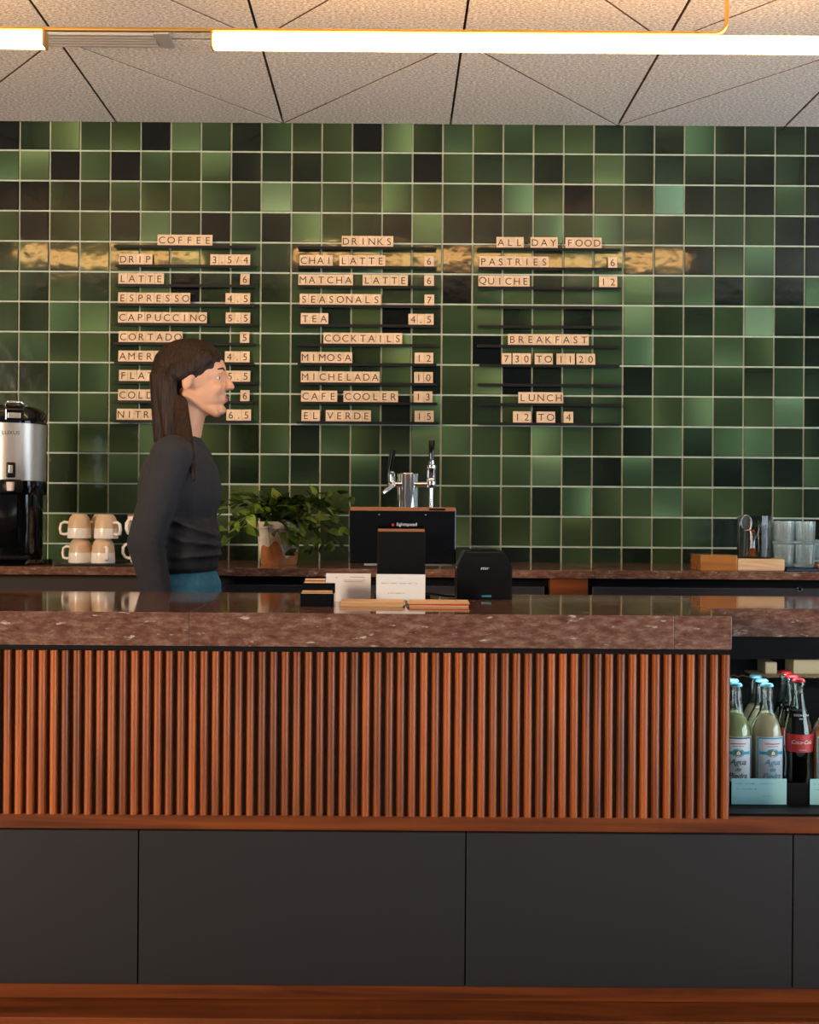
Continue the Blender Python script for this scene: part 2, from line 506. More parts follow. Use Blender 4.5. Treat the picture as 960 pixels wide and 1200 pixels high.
def tile_data(ix, iz, rnd):
    """vertices, faces and glaze colours (window tint and reflections included) of one hand-glazed tile; local origin at its centre"""
    s = (PT - 0.0062) / 2
    z_top = s
    n = 5
    lv = int(GL[iz][ix]) if (0 <= iz < len(GL) and 0 <= ix < 28) else rnd.choice([1, 2, 2, 3, 3, 4, 5, 6])
    base = [q * .80 for q in LV[lv]]
    g = rnd.uniform(0.2, 0.85) * (1.35 if lv >= 5 else 1.0)
    if lv == 0: g = 0.15
    a = rnd.choice([0, PI / 2, PI, 3 * PI / 2]) + rnd.uniform(-0.25, 0.25)
    pw = rnd.choice([1.0, 1.0, 2.0, 3.0])
    hue = rnd.uniform(-0.12, 0.12)
    window_tint = max(0.0, min(1.0, (ix - 12) / 14)) * 0.25  # cool window light put into the colour of tiles further right
    tx, tz = rnd.gauss(0, 0.0035), rnd.gauss(0, 0.0035)
    V, C = [], []
    def add(u, v, y):
        V.append((u * s, y + tx * u * s + tz * v * s, v * z_top))
        t = (math.cos(a) * u + math.sin(a) * v) * 0.5 + 0.5
        t = max(0.0, min(1.0, t)) ** pw
        k = 1.0 - g * 0.45 + g * t * 1.25
        C.append((base[0] * k * (1 - hue) * (1 - window_tint * .7), base[1] * k, base[2] * k * (1 + hue) * (1 + window_tint), 1))
    U = [-0.975, -0.5, 0, 0.5, 0.975]
    for v in U:
        for u in U:
            add(u, v, -0.0062)
    ring = [(i, 0) for i in range(n)] + [(n - 1, j) for j in range(1, n)] + [(i, n - 1) for i in range(n - 2, -1, -1)] + [(0, j) for j in range(n - 2, 0, -1)]
    idx = [j * n + i for i, j in ring]
    b1 = len(V)
    for i, j in ring:
        u = U[i] * (1 / 0.975) if i in (0, n - 1) else U[i]
        v = U[j] * (1 / 0.975) if j in (0, n - 1) else U[j]
        add(u, v, -0.0035)
    b2 = len(V)
    for i, j in ring:
        u = U[i] * (1 / 0.975) if i in (0, n - 1) else U[i]
        v = U[j] * (1 / 0.975) if j in (0, n - 1) else U[j]
        add(u, v, 0.003)
    Fc = []
    for j in range(n - 1):
        for i in range(n - 1):
            Fc.append((j * n + i, j * n + i + 1, (j + 1) * n + i + 1, (j + 1) * n + i))
    m = len(ring)
    for k in range(m):
        k2 = (k + 1) % m
        Fc.append((idx[k], b1 + k, b1 + k2, idx[k2]))
        Fc.append((b1 + k, b2 + k, b2 + k2, b1 + k2))
    return V, Fc, C

def finish_tiles(me, C):
    at = me.color_attributes.new('glaze', 'FLOAT_COLOR', 'POINT')
    flat = [x for c in C for x in c]
    at.data.foreach_set('color', flat)
    me.polygons.foreach_set('use_smooth', [False] * len(me.polygons))
    me.materials.append(M['tile']); me.update()

trnd = random.Random(11)
cells = []
for iz in range(0, 15):
    for ix in range(-13, 42):
        cx = X_T0 + (ix - 0.5) * PT
        cz = Z_T0 + (0.5 - iz) * PT
        if abs(cx) > 2.95: continue
        vis = 0 <= ix <= 27
        score = 1000.0
        if vis:
            score = 0 if (1 <= ix <= 26 and 1 <= iz <= 13) else 60
            if 4 <= ix <= 7 and iz >= 8: score += 40          # behind the person
            if ix <= 1 and iz >= 10: score += 45              # behind the urn
            if 8 <= ix <= 15 and iz >= 13: score += 50        # behind the plant and the till
            score += math.hypot(ix - 14, (iz - 7) * 1.2)
        cells.append((score, ix, iz, cx, cz))
cells.sort()
SV, SF, SCc = [], [], []
for n, (score, ix, iz, cx, cz) in enumerate(cells):
    V, Fc, C = tile_data(ix, iz, trnd)
    if n < 300:
        me = bpy.data.meshes.new('tile')
        me.from_pydata(V, [], Fc)
        finish_tiles(me, C)
        o = link('tile', me, None, wall)
        o.location = Vector((cx, WALL_Y + 0.0030, cz)) - wloc(wall)
    else:
        b = len(SV)
        SV += [(v[0] + cx, v[1], v[2] + cz) for v in V]
        SF += [tuple(i + b for i in f) for f in Fc]
        SCc += C
me = bpy.data.meshes.new('tiles'); me.from_pydata(SV, [], SF); finish_tiles(me, SCc)
o = link('tile', me, None, wall); o.location = Vector((0, WALL_Y + 0.0030, 0)) - wloc(wall); o['kind'] = 'stuff'
o['label'] = 'remaining green wall tiles at the edges of the wall'

# ceiling: wood-wool boards cut as right triangles
ceil = struct(box('ceiling', -3.1, 3.1, 0.5, WALL_Y + 0.13, Z_CEIL + 0.032, Z_CEIL + 0.10, M['seam']))
CW = 0.6005; CD = 0.776
xs = [-0.408 + CW * k for k in range(-4, 6)]
def shrink(tri, gaps):
    """move each edge of a triangle inwards"""
    pts = [Vector((p[0], p[1])) for p in tri]
    c = sum(pts, Vector((0, 0))) / 3
    Ls = []
    for i in range(3):
        a, b = pts[i], pts[(i + 1) % 3]
        d = (b - a).normalized(); nrm = Vector((-d.y, d.x))
        if (c - a).dot(nrm) < 0: nrm = -nrm
        Ls.append((a + nrm * gaps[i], d))
    out = []
    for i in range(3):
        (p, d), (q, e) = Ls[i - 1], Ls[i]
        den = d.x * e.y - d.y * e.x
        t = ((q.x - p.x) * e.y - (q.y - p.y) * e.x) / den
        out.append(p + d * t)
    return out
for k in range(len(xs) - 1):
    xa, xb = xs[k], xs[k + 1]
    flip = (k % 2 == 0)   # xs[4] = -0.408 is a vertex on the wall: diagonals leave it on both sides
    for r in range(4):
        yb = WALL_Y - 0.004 - CD * r; ya = WALL_Y - CD * (r + 1)
        if flip: tris = [((xa, yb), (xb, ya), (xb, yb)), ((xa, yb), (xa, ya), (xb, ya))]; 
        else: tris = [((xb, yb), (xa, ya), (xa, yb)), ((xb, yb), (xb, ya), (xa, ya))]
        for q, tri in enumerate(tris):
            # edge order: diagonal is the edge that joins opposite corners
            gaps = []
            for i in range(3):
                a, b = tri[i], tri[(i + 1) % 3]
                gaps.append(0.0034 if (a[0] != b[0] and a[1] != b[1]) else 0.0038 if a[0] == b[0] else 0.003)
            pts = shrink(tri, gaps)
            cx = sum(p.x for p in pts) / 3; cy = sum(p.y for p in pts) / 3
            me = extrude_poly([(p.x - cx, p.y - cy) for p in pts], 0.030)
            bm = bmesh.new(); bm.from_mesh(me)
            low = [e for e in bm.edges if all(v.co.z < 0.001 for v in e.verts)]
            bmesh.ops.bevel(bm, geom=low, offset=0.0010, segments=1, affect='EDGES')
            bmesh.ops.recalc_face_normals(bm, faces=bm.faces[:]); bm.to_mesh(me); bm.free()
            me.materials.append(M['felt']); me.materials.append(M['cut'])
            for p in me.polygons:
                if abs(p.normal.z) < 0.3: p.material_index = 1
            o = link('ceiling_panel', me, None, ceil)
            o.location = Vector((cx, cy, Z_CEIL)) - wloc(ceil)

# ------------------------------------------------------------------ pendant lamp, brass pipe, slot diffuser
LY, LZ = 3.092, 2.344
t = thing('linear_lamp', 'long glowing linear lamp under a brass pipe below the ceiling', 'lamp', (0, LY, LZ))
for x0, x1 in ((-1.75, -0.890), (-0.467, 1.35)):
    d = box('diffuser', x0 + 0.003, x1 - 0.003, LY - 0.018, LY + 0.018, LZ - 0.0195, LZ + 0.0165, M['lamp'], t, 0.004)
    box('lamp_rail', x0, x1, LY - 0.004, LY + 0.004, LZ + 0.0168, LZ + 0.0205, M['brass'], t)
    for xe in (x0, x1):
        s = -1 if xe == x0 else 1
        box('end_cap', xe - 0.0025, xe + 0.0025, LY - 0.020, LY + 0.020, LZ - 0.0205, LZ + 0.0205, M['brass'], t)
pz = 0.0265
bend = [(-2.9, 0, pz), (0.80, 0, pz)]
for k in range(1, 7):
    a = R(15 * k); bend.append((0.80 + 0.032 * math.sin(a), 0, pz + 0.032 * (1 - math.cos(a))))
bend.append((0.832, 0, Z_CEIL - LZ + 0.004))
link('pipe', tube(bend, 0.0058, 12), M['brass'], t)
for x in (-1.3, 0.3, 1.2):
    pass

t = thing('slot_diffuser', 'silver slotted air diffuser flush in the ceiling beside the lamp gap', 'air diffuser', (-0.885, 3.61, Z_CEIL))
x0, x1 = -1.06, -0.712
for y, w_ in ((3.570, .010), (3.592, .008), (3.612, .008), (3.632, .008), (3.655, .012)):
    box('slat', x0, x1 - 0.0, y - w_ / 2, y + w_ / 2, Z_CEIL - 0.011, Z_CEIL - 0.001, M['alu'], t)
box('back_plate', x0, x1 + 0.002, 3.562, 3.665, Z_CEIL - 0.003, Z_CEIL - 0.0005, M['dgrey'], t)
box('end_plate', x1 + 0.002, x1 + 0.045, 3.560, 3.668, Z_CEIL - 0.009, Z_CEIL - 0.001, M['alu'], t)

# ------------------------------------------------------------------ menu: ledges and letter tiles
S_W = WALL_Y / F
RAILFACE = WALL_Y - 0.0042
rail_z = [CZ - (-311.3 + 22.62 * i) * S_W for i in range(10)]
cols = {'coffee': (136.7, 300), 'drinks': (349, 513), 'food': (560, 726)}
LT_H = 0.0415
letter_cache = {}
ORD = ['first', 'second', 'third', 'fourth', 'fifth', 'sixth', 'seventh', 'eighth', 'ninth', 'tenth', 'eleventh']
menu = {
    'coffee': [[('COFFEE', 185.7, 250)],
               [('DRIP', 141, 180), ('3.5/4', 247.3, 294)],
               [('LATTE', 140, 193.3), ('6', 282.3, 293.3)],
               [('ESPRESSO', 139.7, 224), ('4.5', 265, 294)],
               [('CAPPUCCINO', 139.7, 243.3), ('5.5', 265.3, 294)],
               [('CORTADO', 140.3, 215), ('5', 282, 293)],
               [('AMERICANO', 140, 234), ('4.5', 264.3, 293.3)],
               [('FLAT', 140.7, 182.7), ('WHITE', 192.3, 245), ('5.5', 265, 294)],
               [('COLD', 139.7, 182), ('BREW', 190, 232), ('6', 282.3, 293.3)],
               [('NITRO', 138, 188), ('6.5', 266, 295)]],
    'drinks': [[('DRINKS', 400.7, 461)],
               [('CHAI', 351.6, 390.6), ('LATTE', 398, 451.7), ('6', 497, 508.5)],
               [('MATCHA', 350.1, 413.9), ('LATTE', 425.1, 478), ('6', 497, 508.5)],
               [('SEASONALS', 351.6, 446.7), ('7', 497.2, 508.7)],
               [('TEA', 352.8, 385.1), ('4.5', 478.5, 508.2)],
               [('COCKTAILS', 379.4, 471.4)],
               [('MIMOSA', 353, 413.1), ('12', 485.7, 507.8)],
               [('MICHELADA', 353, 445), ('10', 485.2, 507.3)],
               [('CAFE', 353.2, 395.6), ('COOLER', 402.8, 466.6), ('13', 484.8, 506.8)],
               [('EL', 353.7, 375.3), ('VERDE', 382, 435), ('15', 485.7, 508.2)]],
    'food': [[('ALL', 581.2, 613.3), ('DAY', 620.9, 653), ('FOOD', 661.7, 704.3)],
             [('PASTRIES', 561, 642.4), ('6', 711.5, 722.3)],
             [('QUICHE', 560.2, 620.2), ('12', 700.9, 722.4)],
             [], [],
             [('BREAKFAST', 594.8, 689.2)],
             [('7', 587.4, 598.9), ('30', 600, 621.6), ('TO', 625.9, 647.2), ('11', 651.4, 672.9), ('20', 674.7, 696.7)],
             [],
             [('LUNCH', 606.7, 659.4)],
             [('12', 600.5, 621.8), ('TO', 628, 650), ('4', 659.6, 671)]]}
NAMES = {'coffee': 'coffee list', 'drinks': 'drinks list', 'food': 'food list'}
def xw(px, z):   # world x on the wall of a pixel column, for a point at height z
    v = (CZ - z) / S_W
    return ((px - XH) / math.cos(ROLL) + v * math.tan(ROLL)) * S_W
for ci, (cname, (ca, cb)) in enumerate(cols.items()):
    for i in range(10):
        z = rail_z[i]
        words = menu[cname][i]
        txt = ' '.join(w_[0] for w_ in words)
        jit = random.uniform(-1, 1) * 0.7 * S_W
        xa, xb = xw(ca, z) + random.uniform(-.004, .004), xw(cb, z) + random.uniform(-.006, .004)
        if txt: lab = ('thin black wall ledge carrying the hours tiles right below %s' % ('BREAKFAST' if i == 6 else 'LUNCH')) if (cname == 'food' and i in (6, 9)) else 'thin black wall ledge carrying the tiles %s in the %s' % (txt, NAMES[cname])
        else: lab = {3: 'upper of two neighbouring empty black ledges between QUICHE and BREAKFAST',
                     4: 'lower of two neighbouring empty black ledges between QUICHE and BREAKFAST',
                     7: 'empty black ledge right above the LUNCH tiles'}[i]
        rl = thing('menu_ledge', lab, 'ledge', ((xa + xb) / 2, RAILFACE, z), 0, 'black menu ledges on the tiled wall')
        h = (xb - xa) / 2
        link('shelf_strip', boxmesh(-h, h, -0.022, 0.0, -0.004, 0.0), M['rail'], rl)
        link('front_lip', boxmesh(-h, h, -0.025, -0.022, -0.0085, 0.0015), M['rail'], rl)
        for wi, (word, p0, p1) in enumerate(words):
            X0, X1 = xw(p0, z), xw(p1, z)
            wts = [0.72 if ch == '.' else 0.85 if ch == '/' else 1.0 for ch in word]
            tot = sum(wts); x = X0
            price = word[0].isdigit() and not (cname == 'food' and i in (6, 9))
            names = [w_[0] for w_ in words if not w_[0][0].isdigit()]
            for k, ch in enumerate(word):
                wd = (X1 - X0) * wts[k] / tot
                key = round(wd, 4)
                if key not in letter_cache:
                    letter_cache[key] = boxmesh(-wd / 2 + .0003, wd / 2 - .0003, -0.0045, 0, 0, LT_H, 0.0006)
                    letter_cache[key].materials.append(M['letterwood'])
                whole = ' '.join(names)
                gl = {'.': 'full stop', '/': 'slash'}.get(ch, ch)
                if price: lab = 'pale wooden tile %s, %s of the price beside %s in the %s' % (gl, ORD[k], whole, NAMES[cname])
                elif cname == 'food' and i in (6, 9):
                    pos = sum(len(w_[0]) for w_ in words[:wi]) + k
                    lab = 'pale wooden tile %s, %s tile of the hours line below %s' % (gl, ORD[pos], 'BREAKFAST' if i == 6 else 'LUNCH')
                elif len(names) > 1: lab = 'pale wooden tile %s, %s of the word %s in %s, %s' % (gl, ORD[k], word, whole, NAMES[cname])
                else: lab = 'pale wooden tile %s, %s of the word %s in the %s' % (gl, ORD[k], word, NAMES[cname])
                lo = link('letter_tile', letter_cache[key])
                lo.location = (x + wd / 2, RAILFACE - 0.0135 + random.uniform(-.0005, .0005), z + 0.0003)
                lo.rotation_euler = (R(-6.5), random.uniform(-.008, .008), 0)
                tag(lo, lab, 'letter tile', 'wooden letter tiles of the menu')
                ch_me_key = ('L', ch)
                if ch_me_key not in letter_cache:
                    tm = text_mesh(ch, 0.0365, 0.0002)
                    tm.materials.append(M['ink'])
                    letter_cache[ch_me_key] = tm
                gg = link('letter', letter_cache[ch_me_key], None, lo)
                gg.location = (0, -0.00465, LT_H * 0.5 if ch not in '.' else LT_H * 0.24)
                x += wd

# ------------------------------------------------------------------ back counter
BY0, BY1 = 3.78, WALL_Y - 0.005          # front and wall side
ZB = CZ - 54.9 * S_W                     # its top
t = thing('back_counter', 'long low back counter with thin reddish stone top against the tiled wall', 'counter', (0, BY0, 0))
for a, b in ((-2.9, -0.60), (-0.598, 0.620), (0.622, 2.9)):
    box('stone_slab', a, b, BY0, BY1, ZB - 0.025, ZB, M['stone2'], t, 0.001)
box('base_cabinet', -2.9, -0.62, BY0 + 0.06, BY1, 0, ZB - 0.026, M['backing'], t)
box('wood_post', P(643, 685, 3.8).x + .004, P(689, 685, 3.8).x - .001, BY0 + 0.012, BY1, 0, ZB - 0.026, M['wood'], t)
def fridge(x0, x1, lab, knob=None):
    f = thing('undercounter_fridge', lab, 'fridge', ((x0 + x1) / 2, BY0 + 0.05, 0), 0, 'under-counter fridges below the back counter')
    box('body', x0, x1, BY0 + 0.06, BY1 - 0.02, 0.02, ZB - 0.028, M['matt'], f)
    g = 0.012
    box('door', x0 + g, x1 - g, BY0 + 0.022, BY0 + 0.058, 0.12, ZB - 0.052, M['dgrey'], f, 0.003)
    if knob:
        k = link('lock', lathe([(0.0, 0), (0.009, 0), (0.009, 0.006), (0.006, 0.009), (0, 0.009)], 20), M['chrome'], f)
        k.rotation_euler = (R(90), 0, 0)
        k.location = Vector((knob[0], BY0 + 0.0220, knob[1])) - wloc(f)
    return f
p = P(937, 690, 3.80)
fridge(P(690, 685, 3.8).x, 2.2, 'grey steel fridge door under the right end of the back counter, with lock', (p.x, p.z))
fridge(-0.615, P(643, 685, 3.8).x, 'grey steel fridge door behind the till under the back counter')

# ------------------------------------------------------------------ bar counter
FY = 2.55
ZF = CZ - 0.2068                         # its top, 0.943
XE = P(858, 740, FY).x                   # right end of the raised front
t = thing('bar_counter', 'long bar counter clad in vertical wooden battens above grey panels', 'counter', (0, FY, 0))
ZS = CZ - 0.277                          # underside of the stone
ZL = CZ - 0.629                          # foot of the battens
ZP = CZ - 0.662                          # top of the grey panels
ZK = CZ - 0.983                          # foot of the grey panels
box('batten_backing', -2.9, XE, FY + 0.016, FY + 0.05, ZL, ZS - 0.0005, M['backing'], t)
box('shadow_gap', -2.9, XE - 0.002, FY + 0.006, FY + 0.018, ZS - 0.010, ZS - 0.0005, M['matt'], t)
pitch = 13.62 * FY / F
def batten_mesh():
    h = ZS - 0.011 - (ZL - 0.001)
    pr = []
    wv, dv = 0.0086, 0.0150
    for k in range(13):
        a = PI * k / 12
        c, s = math.cos(a), math.sin(a)
        pr.append((-wv * math.copysign(abs(c) ** 0.75, c), -dv * abs(s) ** 0.75))
    me = extrude_poly(pr, h)
    for p in me.polygons: p.use_smooth = len(p.vertices) == 4 and abs(p.normal.z) < 0.5
    me.set_sharp_from_angle(angle=R(60))
    return me
bme = batten_mesh(); bme.materials.append(M['batten'])
x = XE - 0.0095
nb = 0
while x > -2.0:
    o = link('batten', bme, None, t)
    o.location = (x, 0.016, ZL - 0.001)
    x -= pitch * random.uniform(0.985, 1.015) if nb % 2 else pitch; nb += 1
box('wood_band', -2.9, 2.9, FY + 0.012, FY + 0.60, ZP, ZL - 0.0015, M['wood'], t, 0.001)
# grey front panels
pw = 0.6825
gx = -0.528
k = -3
while k < 5:
    a, b = gx + pw * k, gx + pw * (k + 1)
    box('front_panel', max(a, -2.9) + 0.0016, min(b, 2.9) - 0.0016, FY + 0.001, FY + 0.02, ZK, ZP - 0.001, M['grey'], t, 0.0009)
    k += 1
    if gx + pw * k > 2.3: break
box('carcass', -2.6, 2.2, FY + 0.022, FY + 0.60, 0.05, ZP - 0.002, M['backing'], t)
box('toe_strip', -2.9, 2.9, FY + 0.012, FY + 0.021, 0.134, ZK - 0.001, M['wood'], t)
box('foot_step', -2.9, 2.9, 2.462, FY + 0.30, 0.0, 0.1335, M['wood'], t, 0.002)
box('upper_carcass', -2.9, XE - 0.004, FY + 0.051, 3.17, ZL + 0.0005, ZS - 0.0006, M['backing'], t)

t = thing('worktop', 'thick polished red-brown stone top of the bar counter', 'worktop', (0, FY, ZF))
for a, b in ((-2.9, -0.4265), (-0.4260, 0.5855), (0.5860, XE)):
    box('stone_slab', a, b, FY, 3.2, ZS, ZF, M['stone'], t, 0.0016)
box('stone_slab', XE + 0.0005, 2.9, 2.77, 3.2, ZF - 0.064, ZF, M['stone'], t, 0.0016)

# ------------------------------------------------------------------ drinks fridge under the right end
FX0 = XE + 0.012; FX1 = 1.75
FB = 2.66
t = thing('drinks_fridge', 'open black drinks fridge set under the right end of the bar', 'fridge', ((FX0 + FX1) / 2, FB, ZL + 0.0005))
box('base', FX0 - .01, FX1, FY + 0.03, 3.16, ZL - 0.001, ZL + 0.004, M['matt'], t)
box('header', FX0 - .01, FX1, 2.80, 3.16, ZF - 0.118, ZF - 0.066, M['matt'], t, .001)
box('header_lip', FX0 - .01, FX1, 2.79, 2.80, ZF - 0.092, ZF - 0.066, M['matt'], t)
box('side_panel', FX0 - 0.010, FX0 - 0.004, 2.62, 3.16, ZL + 0.004, ZF - 0.118, M['matt'], t)
box('side_panel', FX1 - 0.006, FX1, 2.62, 3.16, ZL + 0.004, ZF - 0.118, M['matt'], t)
box('back_panel', FX0 - .004, FX1 - .006, 3.14, 3.16, ZL + 0.004, ZF - 0.118, M['matt'], t)
box('bottle_shelf', FX0 - .004, FX1 - .006, 2.70, 3.139, ZL + 0.0045, ZL + 0.012, M['black'], t)
zs = P(900, 792, 3.02).z
sh = box('upper_shelf', P(897, 792, 3.02).x - .02, FX1 - .006, 3.02, 3.13, zs - .004, zs, M['fshelf'], t)
zig = []
for k in range(70):
    zig.append((FX0 + k * 0.011, 3.012, zs + (0.0018 if k % 2 else -0.0018)))
o = link('wire_edge', tube(zig, 0.0016, 6), M['brass'], t); o.location = -Vector(wloc(t)) 
z0, z1 = P(930, 793, 3.05).z, P(930, 775, 3.05).z
o = box('stock_tray', P(930, 790, 3.05).x, FX1 - .01, 3.05, 3.12, zs + .0005, z1 + .004, M['fshelf'], t, .003)
o = box('stock_tray', P(897, 790, 3.05).x, P(911, 790, 3.05).x, 3.05, 3.12, zs + .0005, z1 - .002, M['fshelf'], t, .003)
# internal strip light of the fridge
l = bpy.data.lights.new('fridge_strip_light', 'AREA'); l.shape = 'RECTANGLE'; l.size = 0.9; l.size_y = 0.02; l.energy = 2.2; l.color = (.80, .95, 1.0)
lo = bpy.data.objects.new('fridge_strip_light', l); COL.objects.link(lo)
lo.location = (1.2, 2.82, ZF - 0.120); lo.rotation_euler = (R(12), 0, 0)
# card strip with handwritten price cards
st = box('card_strip', FX0 - .002, FX1, FB + 0.003, FB + 0.006, ZL + 0.0045, ZL + 0.050, M['matt'], t)
def scribble(w_, seed, amp=0.0022, gap=0.3):
    rr = random.Random(seed); bm = bmesh.new()
    x = 0.0
    while x < w_:
        ln = rr.uniform(.0015, .0035)
        if rr.random() > gap * 0.5:
            a = rr.uniform(-1.3, 1.3)
            dx, dz = math.cos(a) * ln, math.sin(a) * ln
            s = .00055
            v = [bm.verts.new(q) for q in ((x, 0, -dz / 2 - s), (x + dx, 0, dz / 2 - s), (x + dx + s, 0, dz / 2 + s), (x + s, 0, -dz / 2 + s))]
            bm.faces.new(v)
        x += rr.uniform(.0012, .0034)
    return bm_mesh(bm)
def price_card(px0, px1, name_lab, seed):
    a, b = P(px0, 930, FB).x, P(px1, 930, FB).x
    za, zb = ZL + 0.0045, ZL + 0.0045 + 0.056
    c = thing('price_card', name_lab, 'price card', ((a + b) / 2, FB, za), 0, 'handwritten price cards at the fridge edge')
    box('card', a, b, FB, FB + 0.001, za, zb, M['cyan'], c)
    for (dx, dz, ww) in ((.006, .045, .085), (.008, .033, .045), (.068, .018, .018)):
        if ww > (b - a): continue
        o = link('handwriting', scribble(ww, seed + int(dz * 1000)), M['lab_dark'], c)
        o.location = Vector((a + dx, FB - 0.0004, za + dz)) - wloc(c)
price_card(857.5, 922, 'pale cyan handwritten price card below the blue-labelled bottles', 3)
price_card(949.5, 1010, 'pale cyan handwritten price card right of the dark gap at the frame edge', 9)

# ------------------------------------------------------------------ bottles
ZBS = ZL + 0.0123
def soda_bottle(x, y, lab, liquid, print_m, cap_m, full=True, group='blue-capped soda bottles in the drinks fridge', sc=1.0):
    b = thing('soda_bottle', lab, 'bottle', (x, y, ZBS), random.uniform(-.15, .15), group)
    R0, H = 0.0350, 0.232
    prof = [(0, .002), (.030, 0), (.0345, .004), (R0, .012), (R0, .120), (.034, .132), (.030, .146), (.0225, .160), (.0165, .172), (.0145, .190), (.0125, .215), (.0135, .219), (.0135, .223), (.0125, .226), (.0125, H)]
    inner = [(.0105, H), (.0105, .216), (.0125, .190), (.0145, .172), (.0205, .160), (.028, .145), (.0325, .130), (.0332, .118), (.0332, .012), (.028, .006), (0, .006)]
    link('glass_body', lathe(prof + inner, 32, cap=False), M['bglass'], b)
    if full:
        lp = [(0, .0065), (.027, .0068), (.0327, .013), (.0327, .118), (.0320, .130), (.0275, .145), (.0200, .1597), (.0165, .166), (0, .166)]
        link('drink', lathe(lp, 28, cap=False), M[liquid], b)
    c = link('crown_cap', lathe([(.0125, 0), (.0150, 0), (.0148, .003), (.0120, .0065), (0, .0070)], 24, cap=False), M[cap_m], b)
    c.location = (0, 0, H - .002)
    if full:
        RL = R0 + 0.0006
        lbw = 2.1 * RL
        l1 = link('paper_label', wrap(grid_patch(lbw, .105, 18, 1), RL, .067), M['whitec'], b)
        for z_, h_, w_ in ((.1165, .003, lbw * .86), (.0165, .003, lbw * .98)):
            link('label_frame', wrap(grid_patch(w_, h_, 18, 1), RL + .0004, z_), M[print_m], b)
        for s_ in (-1, 1):
            q = grid_patch(.003, .100, 2, 1); q.transform(Matrix.Translation((s_ * lbw * .46, 0, 0)))
            link('label_frame', wrap(q, RL + .0004, .066), M[print_m], b)
        q = grid_patch(lbw * .80, .007, 16, 1); link('label_band', wrap(q, RL + .0004, .083), M['lab_blue'], b)
        e = extrude_poly([(.0145 * math.cos(2 * PI * k / 24), .0095 * math.sin(2 * PI * k / 24)) for k in range(24)], .0004, 'Y')
        e.transform(Matrix.Translation((0, -.0004, 0)))
        link('emblem', wrap(e, RL + .0006, .0835), M['lab_blue'], b)
        e = extrude_poly([(.010 * math.cos(2 * PI * k / 24), .0068 * math.sin(2 * PI * k / 24)) for k in range(24)], .0003, 'Y')
        e.transform(Matrix.Translation((0, -.0003, 0)))
        link('emblem', wrap(e, RL + .0011, .0835), M['lab_olive'], b)
        e = extrude_poly([(-.004, -.004), (.004, -.004), (.005, 0), (.001, .005), (-.003, .002)], .0003, 'Y')
        link('emblem', wrap(e, RL + .0018, .0835), M['ltext'], b)
        q = grid_patch(.036, .0022, 8, 1); link('label_line', wrap(q, RL + .0004, .104), M['red'], b)
        q = grid_patch(.026, .0015, 8, 1); link('label_line', wrap(q, RL + .0004, .0985), M['gtext'], b)
        for s_, z_, sz in (('Agua', .061, .0185), ('de', .047, .014), ('Piedra', .032, .0175)):
            link('label_text', wrap(text_mesh(s_, sz, .0002, shear=.35, bold=.0001), RL + .0008, z_), M[print_m], b)
    return b
yA, yB, yC = 2.80, 2.875, 2.95
def bx(px, d): return P(px, 860, d).x
soda_bottle(bx(898.5, yA), yA, 'pale yellow soda bottle with blue and white label, front centre', 'lemon', 'lab_blue', 'cap_blue')
soda_bottle(bx(862, yA), yA, 'greenish soda bottle with dark script label, cut by the battens', 'lime_d', 'lab_dark', 'cap_blue')
soda_bottle(bx(892.5, yB), yB, 'clear bottle directly behind the pale yellow soda bottle', 'lemon', 'lab_blue', 'cap_blue')
soda_bottle(bx(885, yC), yC, 'clear bottle rearmost of the pale yellow soda row', 'lemon', 'lab_blue', 'cap_blue')
soda_bottle(bx(858, yB), yB, 'clear bottle behind the greenish soda bottle at the battens', 'lime_d', 'lab_dark', 'cap_blue')
def cola_bottle(x, y, lab, label=True):
    b = thing('cola_bottle', lab, 'bottle', (x, y, ZBS), 0, 'red-capped cola bottles in the drinks fridge')
    H = 0.243
    prof = [(0, .002), (.026, 0), (.0295, .004), (.0305, .02), (.0285, .052), (.0290, .070), (.0315, .090), (.0318, .112), (.0310, .125), (.0255, .155), (.0185, .185), (.0135, .210), (.0130, .226), (.0140, .230), (.0140, .235), (.0125, .237), (.0125, H)]
    inner = [(r - .0018, z) for r, z in reversed(prof[1:])] + [(0, .006)]
    inner[-2] = (.024, .006)
    link('glass_body', lathe(prof + inner, 32, cap=False), M['gglass'], b)
    lp = [(0, .0065)] + [(r - .0022, max(z, .007)) for r, z in prof[1:10]] + [(.0185, .176), (0, .176)]
    link('drink', lathe(lp, 28, cap=False), M['cola'], b)
    c = link('crown_cap', lathe([(.0125, 0), (.0152, 0), (.0150, .003), (.0120, .0065), (0, .0070)], 24, cap=False), M['cap_red'], b)
    c.location = (0, 0, H - .002)
    if label:
        RL = .0321
        link('red_label', wrap(grid_patch(.086, .040, 18, 1), RL, .105), M['red'], b)
        link('label_text', wrap(text_mesh('Coca-Cola', .0125, .0002, shear=.4, sx=.92), RL + .0007, .108), M['ltext'], b)
        link('label_text', wrap(text_mesh('REFRESCO', .0036, .0001), RL + .0007, .090), M['ltext'], b)
        link('label_text', wrap(text_mesh('COCA-COLA', .0062, .0001), .0272, .168), M['ltext'], b)
        link('label_text', wrap(text_mesh('355 ml', .0052, .0001), .0284, .160), M['ltext'], b)
    return b
cola_bottle(bx(935.5, yA), yA, 'dark cola bottle with red label and white script, front')
cola_bottle(bx(927.5, yB), yB, 'second dark cola bottle, just behind the red-labelled one')
cola_bottle(bx(920, yC), yC, 'rearmost dark cola bottle, its red cap furthest left')
soda_bottle(bx(971, yA), yA, 'peach-coloured drink bottle cut by the right frame edge', 'peach', 'lab_blue', 'cap_red', group='peach bottle at the frame edge')

